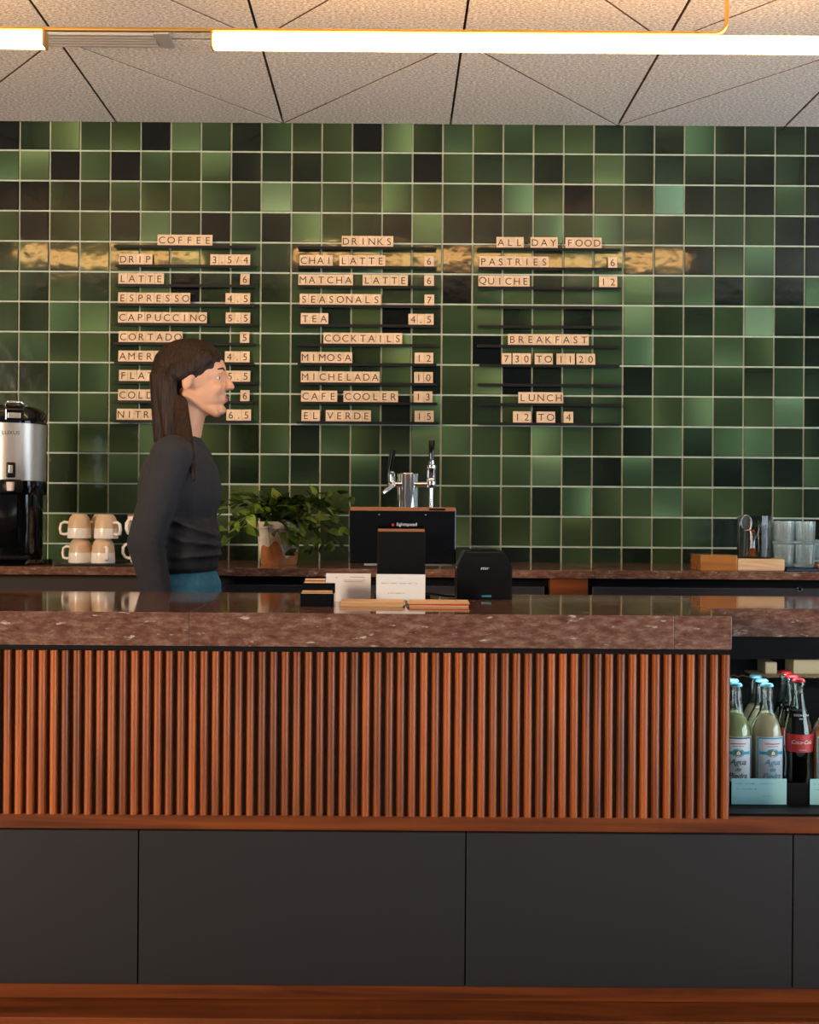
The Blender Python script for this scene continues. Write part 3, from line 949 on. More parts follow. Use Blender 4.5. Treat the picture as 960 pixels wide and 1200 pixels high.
# ------------------------------------------------------------------ coffee urn
UD = 3.985
uc = P(12, 655, UD)
t = thing('coffee_urn', 'tall stainless and black coffee dispenser at the left frame edge', 'coffee urn', (uc.x, UD, ZB), R(17))
k_ = UD / F
def uz(py): return P(12, py, UD).z - ZB
RU = 0.111
link('base_plate', lathe([(0, 0), (.132, 0), (.134, .006), (.130, .016), (0, .018)], 40, cap=False), M['gloss'], t)
link('stand', lathe([(.098, .0165), (.102, .03), (.102, uz(566)), (.09, uz(566)), (.09, .0165)], 40, cap=False), M['gloss'], t)
link('lower_band', lathe([(0, uz(580)), (RU + .001, uz(580)), (RU + .003, uz(578)), (RU + .003, uz(564.5)), (0, uz(564))], 48, cap=False), M['gloss'], t)
link('steel_body', lathe([(0, uz(563.8)), (RU, uz(563.8)), (RU, uz(498)), (0, uz(498))], 64, cap=False), M['steel'], t)
link('lid', lathe([(0, uz(497.8)), (RU + .002, uz(497.8)), (RU + .002, uz(486)), (RU - .008, uz(480)), (.075, uz(476.5)), (.03, uz(475)), (0, uz(475))], 48, cap=False), M['gloss'], t)
box('lid_latch', uc.x - .018, uc.x + .040, UD - RU - .010, UD - RU + .02, uz(496) + ZB, uz(482) + ZB, M['gloss'], t, .004)
box('latch_plate', uc.x - .010, uc.x + .030, UD - RU - .0125, UD - RU - .0095, uz(493) + ZB, uz(487) + ZB, M['steel'], t, .001)
o = link('lid_handle', tube([(-.02, -.08, uz(478)), (-.01, -.1, uz(474.5)), (.03, -.1, uz(474.5)), (.045, -.08, uz(478))], .006, 10), M['chrome'], t)
link('label_text', wrap(text_mesh('LUXUS', .0165, .0003, sx=1.1), RU + .0008, uz(509.5)), M['ink'], t)
box('tap_handle', uc.x - .013, uc.x + .015, UD - RU - .034, UD - RU - .016, uz(561) + ZB, uz(543.5) + ZB, M['black'], t, .004)
box('tap_inset', uc.x - .006, uc.x + .007, UD - RU - .0362, UD - RU - .034, uz(556) + ZB, uz(547) + ZB, M['steel'], t, .001)
tp = link('tap_cover', lathe([(0, uz(578)), (.036, uz(578)), (.040, uz(574)), (.040, uz(567)), (.032, uz(563)), (0, uz(562.5))], 32, cap=False), M['black'], t)
tp.location = (.0, -.098, 0)
tp = link('tap_spout', lathe([(0, uz(576)), (.011, uz(576)), (.013, uz(566)), (0, uz(566))], 24, cap=False), M['mugwhite'], t)
tp.location = (.0, -.1365, 0)
box('drip_tray', uc.x - .07, uc.x + .06, UD - .18, UD - .10, ZB + .019, ZB + .030, M['black'], t, .003)

# ------------------------------------------------------------------ mugs
def mug_tree(lab, x, y, z, rot, inverted=True, kind='two'):
    H = 0.078
    if inverted:   # local z=0 is the resting rim
        prof = [(.0375, 0), (.0385, .003), (.0372, .030), (.0345, .055), (.0300, .068), (.0235, .0755), (.0220, H), (0, H)]
        split = .0325
    b = thing('mug', lab, 'mug', (x, y, z), rot, 'mugs stacked beside the coffee urn' if kind == 'two' else 'rimmed mugs behind the walking person')
    def part(za, zb, m, name):
        pts = []
        pr = prof
        def rad(zz):
            for (r0, z0), (r1, z1) in zip(pr, pr[1:]):
                if z0 <= zz <= z1 and z1 > z0: return r0 + (r1 - r0) * (zz - z0) / (z1 - z0)
            return pr[-1][0]
        pts = [(rad(za), za)] + [(r, z_) for r, z_ in pr if za < z_ < zb - 1e-6] + [(rad(zb), zb)]
        if zb >= H: pts += [(0, H)]
        inn = [(max(r - .004, 0), min(z_, H - .006)) for r, z_ in reversed(pts) if z_ < H]
        if zb >= H: inn = [(0, H - .006)] + inn
        return link(name, lathe(pts + inn + [pts[0]], 36, cap=False), M[m], b)
    if kind == 'two':
        part(0, split, 'mugwhite', 'glazed_rim'); part(split, H, 'mugbeige', 'cup_body')
        hm, pts = 'mugwhite', [(-.034, 0, .016), (-.046, 0, .012), (-.058, 0, .015), (-.061, 0, .030), (-.058, 0, .046), (-.048, 0, .052), (-.033, 0, .050)]
    else:
        # upright mug with a brown rim
        bb = lathe([(0, 0), (.026, 0), (.030, .004), (.033, .03), (.033, H - .006), (.030, H - .006), (.029, .03), (.026, .006), (0, .006)], 32, cap=False)
        link('cup_body', bb, M['mugwhite'], b)
        link('rim', lathe([(.030, H - .0059), (.0332, H - .0059), (.0328, H), (.0304, H), (.030, H - .0059)], 32, cap=False), M['mugbrown'], b)
        hm, pts = 'mugwhite', [(-.031, 0, .060), (-.044, 0, .060), (-.053, 0, .050), (-.054, 0, .032), (-.046, 0, .018), (-.031, 0, .014)]
    o = link('handle', tube(pts, .0048, 10), M[hm], b); o.scale = (1, 1.3, 1)
    return b
MD = 3.96
trayL = P(70, 657, 3.92).x; trayR = P(180, 657, 3.92).x
tr = box('serving_tray', trayL, trayR, 3.86, 4.10, ZB, ZB + .006, M['black'], None, .002)
tag(tr, 'flat black tray under the upside-down mugs', 'tray')
ZM = ZB + .0063
xa, xb_ = P(93, 640, MD).x, P(123.5, 640, MD).x
mug_tree('upside-down beige mug at the bottom of the left stack', xa + .004, MD, ZM, R(-10))
mug_tree('upside-down beige mug on top of the left stack, handle left', xa, MD, ZM + .0784, R(8))
mug_tree('upside-down beige mug at the bottom of the right stack, handle in front', xb_ - .004, MD - .012, ZM, R(115))
mug_tree('upside-down beige mug on top of the right stack, handle to the right', xb_ + .004, MD - .008, ZM + .0784, R(150))
for n_, zz in enumerate((0, .0784)):
    mug_tree(['upside-down mug behind the two mug stacks, lower', 'upside-down mug behind the two mug stacks, upper'][n_], (xa + xb_) / 2 + .01, MD + .082, ZM + zz, R(40))
xc = P(160, 640, MD).x
mug_tree('white mug with brown rim at the bottom, beside the person', xc + .006, MD + .02, ZM, R(20), False, 'rim')
mug_tree('white mug with brown rim on top, partly behind the person', xc, MD + .02, ZM + .0784, R(60), False, 'rim')

# ------------------------------------------------------------------ potted plant
PD = 4.08
pc = P(327, 660, PD)
t = thing('potted_plant', 'bushy trailing green vine in a lime-stained terracotta pot', 'plant', (pc.x, PD, ZB))
link('pot', lathe([(0, 0), (.058, 0), (.060, .004), (.074, .118), (.080, .120), (.081, .142), (.074, .142), (.070, .118), (0, .112)], 40, cap=False), M['terracotta'], t)
def blot(cx, cz, w_, h_, seed):
    rr = random.Random(seed)
    pts = []
    for k in range(18):
        a = 2 * PI * k / 18; q = rr.uniform(.65, 1.1)
        pts.append((cx + w_ * q * math.cos(a), cz + h_ * q * math.sin(a)))
    return pts
# lime bloom is a thin crust on the upper half of the pot
bm = bmesh.new()
for j in range(8):
    pass
bm.free()
crust = lathe([(.0665 + .0004, .052), (.0745, .1175), (.0805, .1195), (.0815, .1425), (.0808, .1425), (.0801, .1205), (.0741, .119), (.0663, .052)], 40, cap=False)
rr = random.Random(5)
for v in crust.vertices:
    if v.co.z < .06:
        a = math.atan2(v.co.y, v.co.x)
        nz = .052 + .022 * math.sin(3 * a + 1) + .014 * math.sin(7 * a)
        rad = .060 + (.074 - .060) * (nz - .004) / .114 + .0006
        k = rad / math.hypot(v.co.x, v.co.y); v.co = Vector((v.co.x * k, v.co.y * k, nz))
link('lime_crust', crust, M['lime'], t)
link('soil', lathe([(.0698, .121), (.04, .126), (0, .128)], 24, cap=False), M['soil'], t)
def leaf_mesh(wd, seed):
    rr = random.Random(seed)
    bm = bmesh.new()
    prof = [(0, .0), (.10, .55), (.28, 1.0), (.50, .88), (.75, .50), (1.0, 0)]
    mid, Lv, Rv = [], [], []
    droop = rr.uniform(.15, .35)
    for s, w_ in prof:
        z = -droop * s * s * .5
        mid.append(bm.verts.new((s, 0, z)))
        if w_ > 0:
            hh = .10 * w_
            Lv.append(bm.verts.new((s - .04 * w_, w_ * wd, z + hh))); Rv.append(bm.verts.new((s - .04 * w_, -w_ * wd, z + hh)))
        else: Lv.append(mid[-1]); Rv.append(mid[-1])
    for A, sg in ((Lv, 1), (Rv, -1)):
        for i in range(len(prof) - 1):
            vs = [mid[i], mid[i + 1], A[i + 1], A[i]]
            u = []
            for v in vs:
                if v not in u: u.append(v)
            if len(u) >= 3: bm.faces.new(u if sg > 0 else u[::-1])
    me = bpy.data.meshes.new('leaf'); bm.to_mesh(me); bm.free()
    for p in me.polygons: p.use_smooth = True
    return me
leaves = []
for s in range(3):
    for mm in ('leafA', 'leafA', 'leafB'):
        m_ = leaf_mesh(random.uniform(.28, .40), s); m_.materials.append(M[mm]); leaves.append(m_)
lr = random.Random(21)
stem_bm_paths = []
nleaf = 0
def add_leaf(pos, dirv, size):
    global nleaf
    o = link('leaf', lr.choice(leaves), None, t)
    o.location = pos
    q = Vector(dirv).normalized().to_track_quat('X', 'Z')
    o.rotation_euler = (q.to_matrix() @ Matrix.Rotation(lr.uniform(-.9, .9), 3, 'X')).to_euler()
    o.scale = (size, size, size)
    nleaf += 1
def vine(dx, dz_up, dz_end, dy, n=9, size=.03):
    pts = []
    p0 = Vector((lr.uniform(-.04, .04), lr.uniform(-.04, .02), .125))
    p1 = p0 + Vector((dx * .35, dy * .4, dz_up))
    p2 = Vector((dx, dy, dz_end))
    for k in range(n + 1):
        s = k / n
        pts.append(p0 * (1 - s) ** 2 + p1 * 2 * s * (1 - s) + p2 * s * s)
    pts = [Vector((p.x, min(p.y, .25), max(p.z, .035))) for p in pts]
    o = link('stem', tube(pts, [.0022 - .0012 * k / n for k in range(n + 1)], 5), M['stem'], t)
    for k in range(1, n + 1):
        tg = (pts[k] - pts[k - 1]).normalized()
        for q in range(1 if k < 3 else 2 if lr.random() < .5 else 1):
            dv = tg * .5 + Vector((lr.uniform(-1, 1), lr.uniform(-1.2, .5), lr.uniform(-.5, .7)))
            if nleaf < 296:
                pp = pts[k] + Vector((lr.uniform(-.006, .006), lr.uniform(-.01, 0), lr.uniform(-.004, .006)))
                if pp.z < .07: dv.z = abs(dv.z) + .2
                add_leaf(pp, dv, size * lr.uniform(.75, 1.25))
# coordinates relative to the pot: 1 px is about 2.85 mm here
for (dx, up, ze, dy) in [(-.19, .13, .17, -.02), (-.17, .10, .12, -.05), (-.15, .14, .20, .02), (-.13, .09, .10, -.07), (-.10, .12, .19, .04), (-.15, .07, .155, .05), (-.165, .09, .09, .0), (-.18, .16, .205, .0),
                         (-.06, .09, .20, -.05), (-.03, .10, .21, .03), (.02, .10, .20, -.06), (.05, .11, .21, .02), (.09, .12, .20, -.03), (.13, .12, .19, .03), (.16, .13, .185, -.03), (.20, .12, .17, .0),
                         (.24, .15, .225, -.02), (.22, .13, .12, -.02), (.20, .12, .07, -.05), (.17, .12, .04, -.07), (.14, .12, .03, -.04), (.11, .10, .03, -.09), (.08, .09, .02, -.10), (.05, .07, .025, -.12),
                         (.13, .10, .09, -.09), (.17, .10, .11, -.08), (.09, .08, .07, -.11), (.03, .05, .05, -.12), (-.01, .04, .015, -.12), (.22, .12, .04, -.02), (.19, .14, .14, -.06)]:
    vine(dx, up, ze, dy, 8, .045)

# ------------------------------------------------------------------ beer / coffee tap tower
TD = 4.02
tc_ = P(477.5, 655, TD)
t = thing('tap_tower', 'chrome tap tower with two black-handled taps behind the till', 'tap tower', (tc_.x, TD, ZB))
def tz(py): return P(477, py, TD).z - ZB
def txx(px): return P(px, 560, TD).x - tc_.x
link('column', lathe([(0, 0), (.045, 0), (.045, .008), (.030, .012), (.028, .03), (.028, tz(556)), (.0265, tz(554.5)), (0, tz(554.2))], 40, cap=False), M['chrome'], t)
o = link('rear_column', lathe([(0, 0), (.034, 0), (.034, tz(557)), (.036, tz(556.8)), (.036, tz(554.5)), (0, tz(554))], 40, cap=False), M['chrome'], t); o.location = (.001, .0655, 0)
o = link('cross_pipe', tube([(txx(456), -.01, tz(568)), (txx(506), -.01, tz(568))], .0095, 16), M['chrome'], t)
link('tap_body', tube([(txx(459), -.012, tz(553)), (txx(459), -.012, tz(556)), (txx(460), -.012, tz(570)), (txx(457), -.03, tz(571)), (txx(449), -.05, tz(579))], [.010, .012, .012, .010, .0065], 14), M['chrome'], t)
link('tap_handle', tube([(txx(456.3), -.012, tz(553)), (txx(457), -.012, tz(549)), (txx(460.5), -.02, tz(528))], [.006, .008, .0105], 14), M['gloss'], t)
link('tap_body', lathe([(0, 0), (.012, 0), (.015, .004), (.015, .030), (.0125, .033), (.0135, .036), (.0135, .058), (.0155, .062), (.0155, .074), (.010, .078), (.009, .090), (0, .090)], 24, cap=False), M['chrome'], t).location = (txx(505.5), -.012, tz(572))
link('tap_handle', tube([(txx(505.5), -.012, tz(540)), (txx(505.8), -.012, tz(517)), (txx(505.8), -.012, tz(516))], [.008, .0105, .009], 14), M['gloss'], t)
link('tap_spout', tube([(txx(505.5), -.012, tz(572)), (txx(505.5), -.012, tz(596))], .0062, 14), M['chrome'], t)

# ------------------------------------------------------------------ things on the bar
TB = 3.03
a, b = P(409.5, 630, TB), P(534.5, 630, TB)
zt, zb = P(472, 594.5, TB).z, P(472, 660.5, TB).z
t = thing('till_tablet', 'wide black till tablet on a stand, back towards the viewer', 'tablet', ((a.x + b.x) / 2, TB + .05, ZF))
W_ = b.x - a.x; H_ = zt - zb
tb = link('tablet_case', boxmesh(-W_ / 2, W_ / 2, 0, .016, 0, H_, .003), M['gloss'], t)
tb.location = (0, -.05, zb - ZF); tb.rotation_euler = (R(2), 0, 0)
o = link('top_edge', boxmesh(-W_ / 2 + .002, W_ / 2 - .002, -.0012, .004, H_ - .009, H_ + .0006, .001), M['mugbrown'], tb)  # brown colour stands in for the ceiling reflected on this edge
o = link('bottom_highlight', boxmesh(-.095, .122, -.001, .014, -.005, -.0005), M['alu'], tb)  # silver strip put in for the bright highlight along the lower edge
o = link('camera_bump', boxmesh(.065, .105, -.002, -.0012, H_ - .0075, H_ - .002), M['black'], tb)
o = link('logo_text', text_mesh('lightspeed', .0115, .0002, spacing=1.08), M['ltext'], tb); o.location = (.010, -.0012, H_ - .043)
fl = extrude_poly([(0, -.0045), (.003, -.002), (.0028, .0015), (.0008, .0048), (.0004, .001), (-.001, .003), (-.003, .0005), (-.0026, -.0028)], .0004, 'Y')
o = link('logo_flame', fl, M['red'], tb); o.location = (-.0245, -.0012, H_ - .043)
for sx in (-.06, .055):
    o = link('rivet', boxmesh(sx, sx + .003, -.0012, .0, H_ - .019, H_ - .017), M['alu'], tb)
link('stand_neck', boxmesh(-.02, .02, 0, .014, 0, .001 + (zb - ZF) + .03, .003), M['black'], t).location = (0, -.028, .0095)
link('stand_base', boxmesh(-.07, .07, -.05, .07, 0, .009, .002), M['black'], t)
ta_y = TB
# customer display
CDp = 2.93
a, b = P(442, 650, CDp), P(498.5, 650, CDp)
zt = P(470, 620, CDp).z
t = thing('customer_display', 'upright square black customer display in front of the tablet', 'display', ((a.x + b.x) / 2, CDp, ZF))
W_ = b.x - a.x
link('case', boxmesh(-W_ / 2, W_ / 2, 0, .022, 0.0, zt - ZF, .003), M['matt'], t)
link('top_edge', boxmesh(-W_ / 2 + .002, W_ / 2 - .002, -.0008, .004, zt - ZF - .006, zt - ZF + .0005), M['mugbrown'], t)
# receipt printer
RP = 2.995
a, b = P(536, 690, RP), P(600.5, 690, RP)
W_ = b.x - a.x; H_ = P(568, 646, RP).z - ZF
t = thing('receipt_printer', 'black receipt printer with rounded shoulders and small white wordmark', 'printer', ((a.x + b.x) / 2, RP, ZF))
out = [(-W_ / 2, 0), (W_ / 2, 0), (W_ / 2, H_ * .66)]
for k in range(1, 7):
    s = k / 6; out.append((W_ / 2 - .022 * s ** 1.2 - .003 * math.sin(PI * s), H_ * (.66 + .34 * math.sin(s * PI / 2))))
out += [(-x_, z_) for x_, z_ in reversed(out[2:])]
pm = extrude_poly(out, .13, 'Y')
bm = bmesh.new(); bm.from_mesh(pm)
bmesh.ops.bevel(bm, geom=[e for e in bm.edges if all(v.co.y < .001 for v in e.verts)], offset=.004, segments=3, affect='EDGES')
bmesh.ops.recalc_face_normals(bm, faces=bm.faces[:]); bm.to_mesh(pm); bm.free()
link('case', pm, M['black'], t)
o = link('logo_text', text_mesh('star', .0105, .0002, shear=.35, sx=1.25), M['ltext'], t); o.location = (0, -.0004, P(568, 666, RP).z - ZF)
o = link('paper_cover', boxmesh(-.032, .032, .03, .1, H_, H_ + .003, .001), M['matt'], t)
o = link('status_lens', boxmesh(-.008, .016, -.001, .003, .006, .011, .0012), M['teal'], t)
cb = tube([(-.07, .05, .004), (-.10, .05, .006), (-.13, .035, .012), (-.15, .02, .014)], .0028, 8)
link('cable', cb, M['black'], t)
# paper signs
SY = 2.90
a, b = P(382, 690, SY), P(434.5, 690, SY)
t = thing('paper_sign', 'cream paper sign leaning left of the black customer display', 'sign', ((a.x + b.x) / 2, SY, ZF))
H_ = P(408, 672, SY).z - ZF; W_ = b.x - a.x
s1 = link('sheet', boxmesh(-W_ / 2, W_ / 2, 0, .0012, 0, H_), M['white'], t)
for z_, x0, x1 in ((H_ - .0085, .004, .038), (H_ - .016, -.010, .040), (H_ - .0195, -.010, .034)):
    o = link('printed_line', boxmesh(x0, x1, -.0004, 0, -.0006, .0006), M['gtext'], t); o.location = (0, 0, z_)
o = link('printed_line', boxmesh(-.030, -.026, -.0004, 0, -.0008, .0008), M['gtext'], t); o.location = (0, 0, H_ - .010)
SY2 = 2.85
a, b = P(441, 690, SY2), P(498.5, 690, SY2)
t = thing('paper_sign', 'pale grey card with handwritten lines below the customer display', 'sign', ((a.x + b.x) / 2, SY2, ZF))
H_ = P(470, 673, SY2).z - ZF; W_ = b.x - a.x
link('sheet', boxmesh(-W_ / 2, W_ / 2, 0, .002, 0, H_), M['whitec'], t)
for z_, x0, ww, sd in ((H_ - .009, -.006, .012, 1), (H_ - .021, -.045, .032, 2), (H_ - .021, -.004, .044, 3), (H_ - .044, -.035, .045, 4)):
    o = link('handwriting', scribble(ww, sd), M['gtext'], t); o.location = (x0, -.0005, z_)
# two piles of kraft envelopes
def kraft_pile(px0, px1, lab, seed):
    rr = random.Random(seed)
    y0, y1 = 2.74, 2.84
    a, b = P(px0, 708, y0).x, P(px1, 708, y0).x
    t = thing('envelope_pile', lab, 'envelopes', ((a + b) / 2, y0, ZF), 0, 'kraft paper piles on the bar')
    z = 0.0003
    for k in range(5):
        th = .0016 + (0.0008 if k == 2 else 0)
        o = link('envelope', boxmesh(-(b - a) / 2 + rr.uniform(0, .006), (b - a) / 2 - rr.uniform(0, .006), rr.uniform(-.001, .004), y1 - y0, 0, th), M['red'] if k == 2 and seed == 2 else M['kraft'], t)
        o.location = (0, 0, z); o.rotation_euler = (0, 0, rr.uniform(-.03, .03)); z += th + .0003
kraft_pile(397, 475, 'left pile of kraft paper envelopes lying on the bar', 1)
kraft_pile(477, 552, 'right pile of kraft paper envelopes with a red edge', 2)
# small black card box
KD = 2.73
a, b = P(352, 700, KD), P(391.5, 700, KD)
W_ = b.x - a.x
t = thing('card_box', 'small black two-tier card holder left of the paper sign', 'card holder', ((a.x + b.x) / 2, KD, ZF))
link('lower_tray', boxmesh(-W_ / 2, W_ / 2, 0, .05, 0, .029, .002), M['gloss'], t)
link('upper_tray', boxmesh(-W_ / 2 + .003, W_ / 2, .05, .075, 0, .050, .002), M['gloss'], t)
for x0, x1, y_, z_, h_ in ((-W_ / 2 + .002, W_ / 2 - .004, .004, .0291, .006), (-W_ / 2 + .005, W_ / 2 - .022, .052, .0501, .0095)):
    for k in range(3):
        o = link('card', boxmesh(x0 + .001 * k, x1 - .0005 * k, y_, y_ + .018, 0, h_ / 3 - .0002), M['kraft'] if k != 1 else M['boxwood'], t); o.location = (0, 0, z_ + k * h_ / 3)

# ------------------------------------------------------------------ right end of the back counter
a, b = P(818.5, 660, 3.83), P(861, 660, 3.83)
tag(box('wooden_box', a.x, b.x, 3.80, 3.93, ZB, P(840, 650.5, 3.80).z, M['boxwood'], None, .002), 'low caramel-brown wooden box left of the glass jar', 'box')
a, b = P(862.5, 660, 3.82), P(918, 660, 3.82)
zbo = P(890, 655, 3.80).z
bd = thing('serving_board', 'thick pale wooden block carrying the smoked glass jar', 'board', ((a.x + b.x) / 2, 3.88, ZB))
box('block', a.x, b.x, 3.80, 3.95, ZB, zbo, M['board'], bd, .006)
JD = 3.875
jc = P(884.5, 640, JD)
RJ = .054
JH = P(884, 604.5, JD).z - zbo
t = thing('glass_jar', 'smoked glass jar holding a metal strainer on the pale block', 'jar', (jc.x, JD, zbo))
link('jar_body', lathe([(0, 0), (RJ - .002, 0), (RJ, .003), (RJ, JH), (RJ - .002, JH), (RJ - .002, .005), (0, .005)], 40, cap=False), M['smoke'], t)
st_ = thing('tea_strainer', 'metal strainer with ringed handle and amber grip inside the glass jar', 'strainer', (jc.x - .012, JD - .01, zbo + .0055))
rg = [(-.018 + .017 * math.cos(2 * PI * k / 24), 0, .105 + .024 * math.sin(2 * PI * k / 24)) for k in range(24)]
link('ring', tube(rg, .0028, 8, True), M['chrome'], st_)
wires = bmesh.new()
for k in range(-4, 5):
    h = .024 * math.sqrt(max(0, 1 - (k / 5) ** 2))
    me_ = tube([(-.018 + .0033 * k, 0, .105 - h), (-.018 + .0033 * k, 0, .105 + h)], .0005, 4); wires.from_mesh(me_); bpy.data.meshes.remove(me_)
    w2 = .017 * math.sqrt(max(0, 1 - (k / 5) ** 2))
    me_ = tube([(-.018 - w2, 0, .105 + .0047 * k), (-.018 + w2, 0, .105 + .0047 * k)], .0005, 4); wires.from_mesh(me_); bpy.data.meshes.remove(me_)
link('mesh', bm_mesh(wires), M['steel'], st_)
link('handle', tube([(-.006, 0, .085), (.003, 0, .070), (.003, 0, .030)], [.004, .008, .008], 12), M['chrome'], st_)
link('grip', tube([(.001, 0, .084), (.003, 0, .076)], [.006, .010], 12), M['amber'], st_)
link('foot', lathe([(0, 0), (.016, 0), (.014, .012), (.010, .020), (.010, .030), (0, .030)], 20, cap=False), M['amber'], st_).location = (.003, 0, 0)
link('clip', tube([(.012, 0, .062), (.020, 0, .078), (.023, 0, .092)], .003, 8), M['steel'], st_)
# tray of tumblers
a, b = P(919, 660, 3.84), P(1010, 660, 3.84)
t = thing('glass_tray', 'black tray with a dark blue front edge under the tumblers', 'tray', ((a.x + b.x) / 2, 3.9, ZB))
box('tray_plate', a.x, b.x, 3.815, 4.06, ZB, ZB + .010, M['black'], t, .001)
box('front_edge', a.x, b.x, 3.812, 3.815, ZB + .001, ZB + .008, M['navy'], t)
def tumbler_proto():
    b = thing('tumbler', 'clear tumbler', 'glass', (0, 0, 0), 0, 'stacked clear tumblers on the black tray')
    bm = bmesh.new()
    seg = 40; H = .0725
    outp = [(0.0, 0), (.024, 0), (.028, .003), (.030, .012), (.0325, H)]
    inp = [(.0308, H), (.0283, .014), (.0265, .010), (0, .009)]
    rings = []
    for n_, (r_, z_) in enumerate(outp + inp):
        if r_ == 0: rings.append([bm.verts.new((0, 0, z_))]); continue
        rings.append([bm.verts.new(((r_ + (.0012 if (k % 2 and 1 < n_ < 5) else 0)) * math.cos(2 * PI * k / seg), (r_ + (.0012 if (k % 2 and 1 < n_ < 5) else 0)) * math.sin(2 * PI * k / seg), z_)) for k in range(seg)])
    for A, B in zip(rings, rings[1:]):
        for k in range(seg):
            k2 = (k + 1) % seg
            if len(A) == 1: bm.faces.new((A[0], B[k], B[k2]))
            elif len(B) == 1: bm.faces.new((A[k], A[k2], B[0]))
            else: bm.faces.new((A[k], A[k2], B[k2], B[k]))
    me = bm_mesh(bm)
    for p in me.polygons: p.use_smooth = True
    me.set_sharp_from_angle(angle=R(28))
    link('glass_wall', me, M['glass'], b)
    return b
tp = tumbler_proto()
x1_ = P(917, 640, 3.87).x; x2_ = P(942, 640, 3.87).x
spots = []
for ly, zz in (('lower', 0), ('upper', .0732)):
    for row, yy in (('front', 3.862), ('back', 3.938)):
        for nm, xx in (('left', x1_), ('right', x2_)):
            spots.append((xx, yy, ZB + .0104 + zz, 'clear tumbler, %s layer, %s %s of the tray' % (ly, row, nm)))
spots.append((x2_ + .0665, 3.880, ZB + .0250, 'small clear glass right of the tumbler stack, on a copper coaster'))
for n_, (xx, yy, zz, lab) in enumerate(spots):
    o = tp if n_ == 0 else copy_tree(tp)
    o.location = (xx, yy, zz); o['label'] = lab
o = link('coaster', lathe([(0, 0), (.036, 0), (.037, .006), (.034, .014), (0, .014)], 32, cap=False), M['copper'])
o.location = (x2_ + .0665, 3.880, ZB + .0104)
tag(o, 'round copper-coloured stand under the small glass at the right edge', 'coaster')

# ------------------------------------------------------------------ the person
PX, PY_ = -0.603, 3.49
pr_ = thing('person', 'person in charcoal sweatshirt and blue jeans walking right behind the bar', 'person', (PX, PY_, 0))
def sphere_pts(c, r, n=10):
    out = []
    for i in range(n + 1):
        th = PI * i / n
        for k in range(n * 2):
            ph = PI * k / n
            out.append(Vector(c) + Vector((r[0] * math.sin(th) * math.cos(ph), r[1] * math.sin(th) * math.sin(ph), r[2] * math.cos(th))))
    return out
def add_hull(bm, pts):
    t_ = bmesh.new()
    for p in pts: t_.verts.new(p)
    bmesh.ops.remove_doubles(t_, verts=t_.verts[:], dist=1e-5)
    r = bmesh.ops.convex_hull(t_, input=t_.verts[:])
    bmesh.ops.delete(t_, geom=[g for g in r['geom_interior'] if isinstance(g, bmesh.types.BMVert)], context='VERTS')
    me = bpy.data.meshes.new('t'); t_.to_mesh(me); t_.free(); bm.from_mesh(me); bpy.data.meshes.remove(me)
def ell(bm, c, r, rot=None):
    pts = sphere_pts((0, 0, 0), r, 9)
    if rot: 
        e = Euler(rot).to_matrix(); pts = [e @ p for p in pts]
    add_hull(bm, [p + Vector(c) for p in pts])
def cap(bm, a, ra, b, rb):
    if not isinstance(ra, tuple): ra = (ra,) * 3
    if not isinstance(rb, tuple): rb = (rb,) * 3
    add_hull(bm, sphere_pts(a, ra, 7) + sphere_pts(b, rb, 7))
def fuse(name, bm, m, parent, voxel, smooth=4, fac=.6):
    me = bpy.data.meshes.new('raw'); bm.to_mesh(me); bm.free()
    o = bpy.data.objects.new('raw', me); COL.objects.link(o)
    md = o.modifiers.new('r', 'REMESH'); md.mode = 'VOXEL'; md.voxel_size = voxel; md.use_smooth_shade = True
    ms = o.modifiers.new('s', 'SMOOTH'); ms.iterations = smooth; ms.factor = fac
    dg = bpy.context.evaluated_depsgraph_get(); dg.update()
    nm = bpy.data.meshes.new_from_object(o.evaluated_get(dg))
    bpy.data.objects.remove(o); bpy.data.meshes.remove(me)
    nm.materials.clear()
    for p in nm.polygons: p.use_smooth = True
    return link(name, nm, m, parent)
SH_R, EL_R, WR_R = (-.005, -.165, 1.300), (-.068, -.192, 1.070), (-.02, -.19, .865)
SH_L, EL_L, WR_L = (.005, .165, 1.300), (.0, .195, 1.065), (.06, .185, .865)
bm = bmesh.new()
ell(bm, (.030, 0, 1.552), (.092, .072, .083))
ell(bm, (.062, 0, 1.500), (.058, .054, .072))
for s in (-1, 1):
    cap(bm, (.015, s * .045, 1.482), .018, (.092, s * .016, 1.440), .016)     # jaw
    ell(bm, (.096, s * .030, 1.505), (.022, .020, .022))                       # cheek
    ell(bm, (.022, s * .073, 1.522), (.016, .007, .030), (0, .15, 0))          # ear
    ell(bm, (.103, s * .026, 1.549), (.016, .018, .007))                       # brow
cap(bm, (.114, 0, 1.548), (.008, .008, .008), (.133, 0, 1.511), (.013, .013, .010))   # nose
for s in (-1, 1): ell(bm, (.126, s * .011, 1.508), (.010, .007, .007))
ell(bm, (.116, 0, 1.481), (.010, .020, .005)); ell(bm, (.115, 0, 1.471), (.010, .018, .006))
ell(bm, (.104, 0, 1.445), (.018, .020, .015))
ell(bm, (.105, 0, 1.490), (.012, .026, .020))
cap(bm, (-.010, 0, 1.34), (.055, .060, .05), (.020, 0, 1.47), (.050, .048, .04))
ell(bm, (-.005, 0, 1.20), (.095, .150, .150)); ell(bm, (0, 0, 1.02), (.090, .130, .13)); ell(bm, (0, 0, .92), (.100, .150, .09))
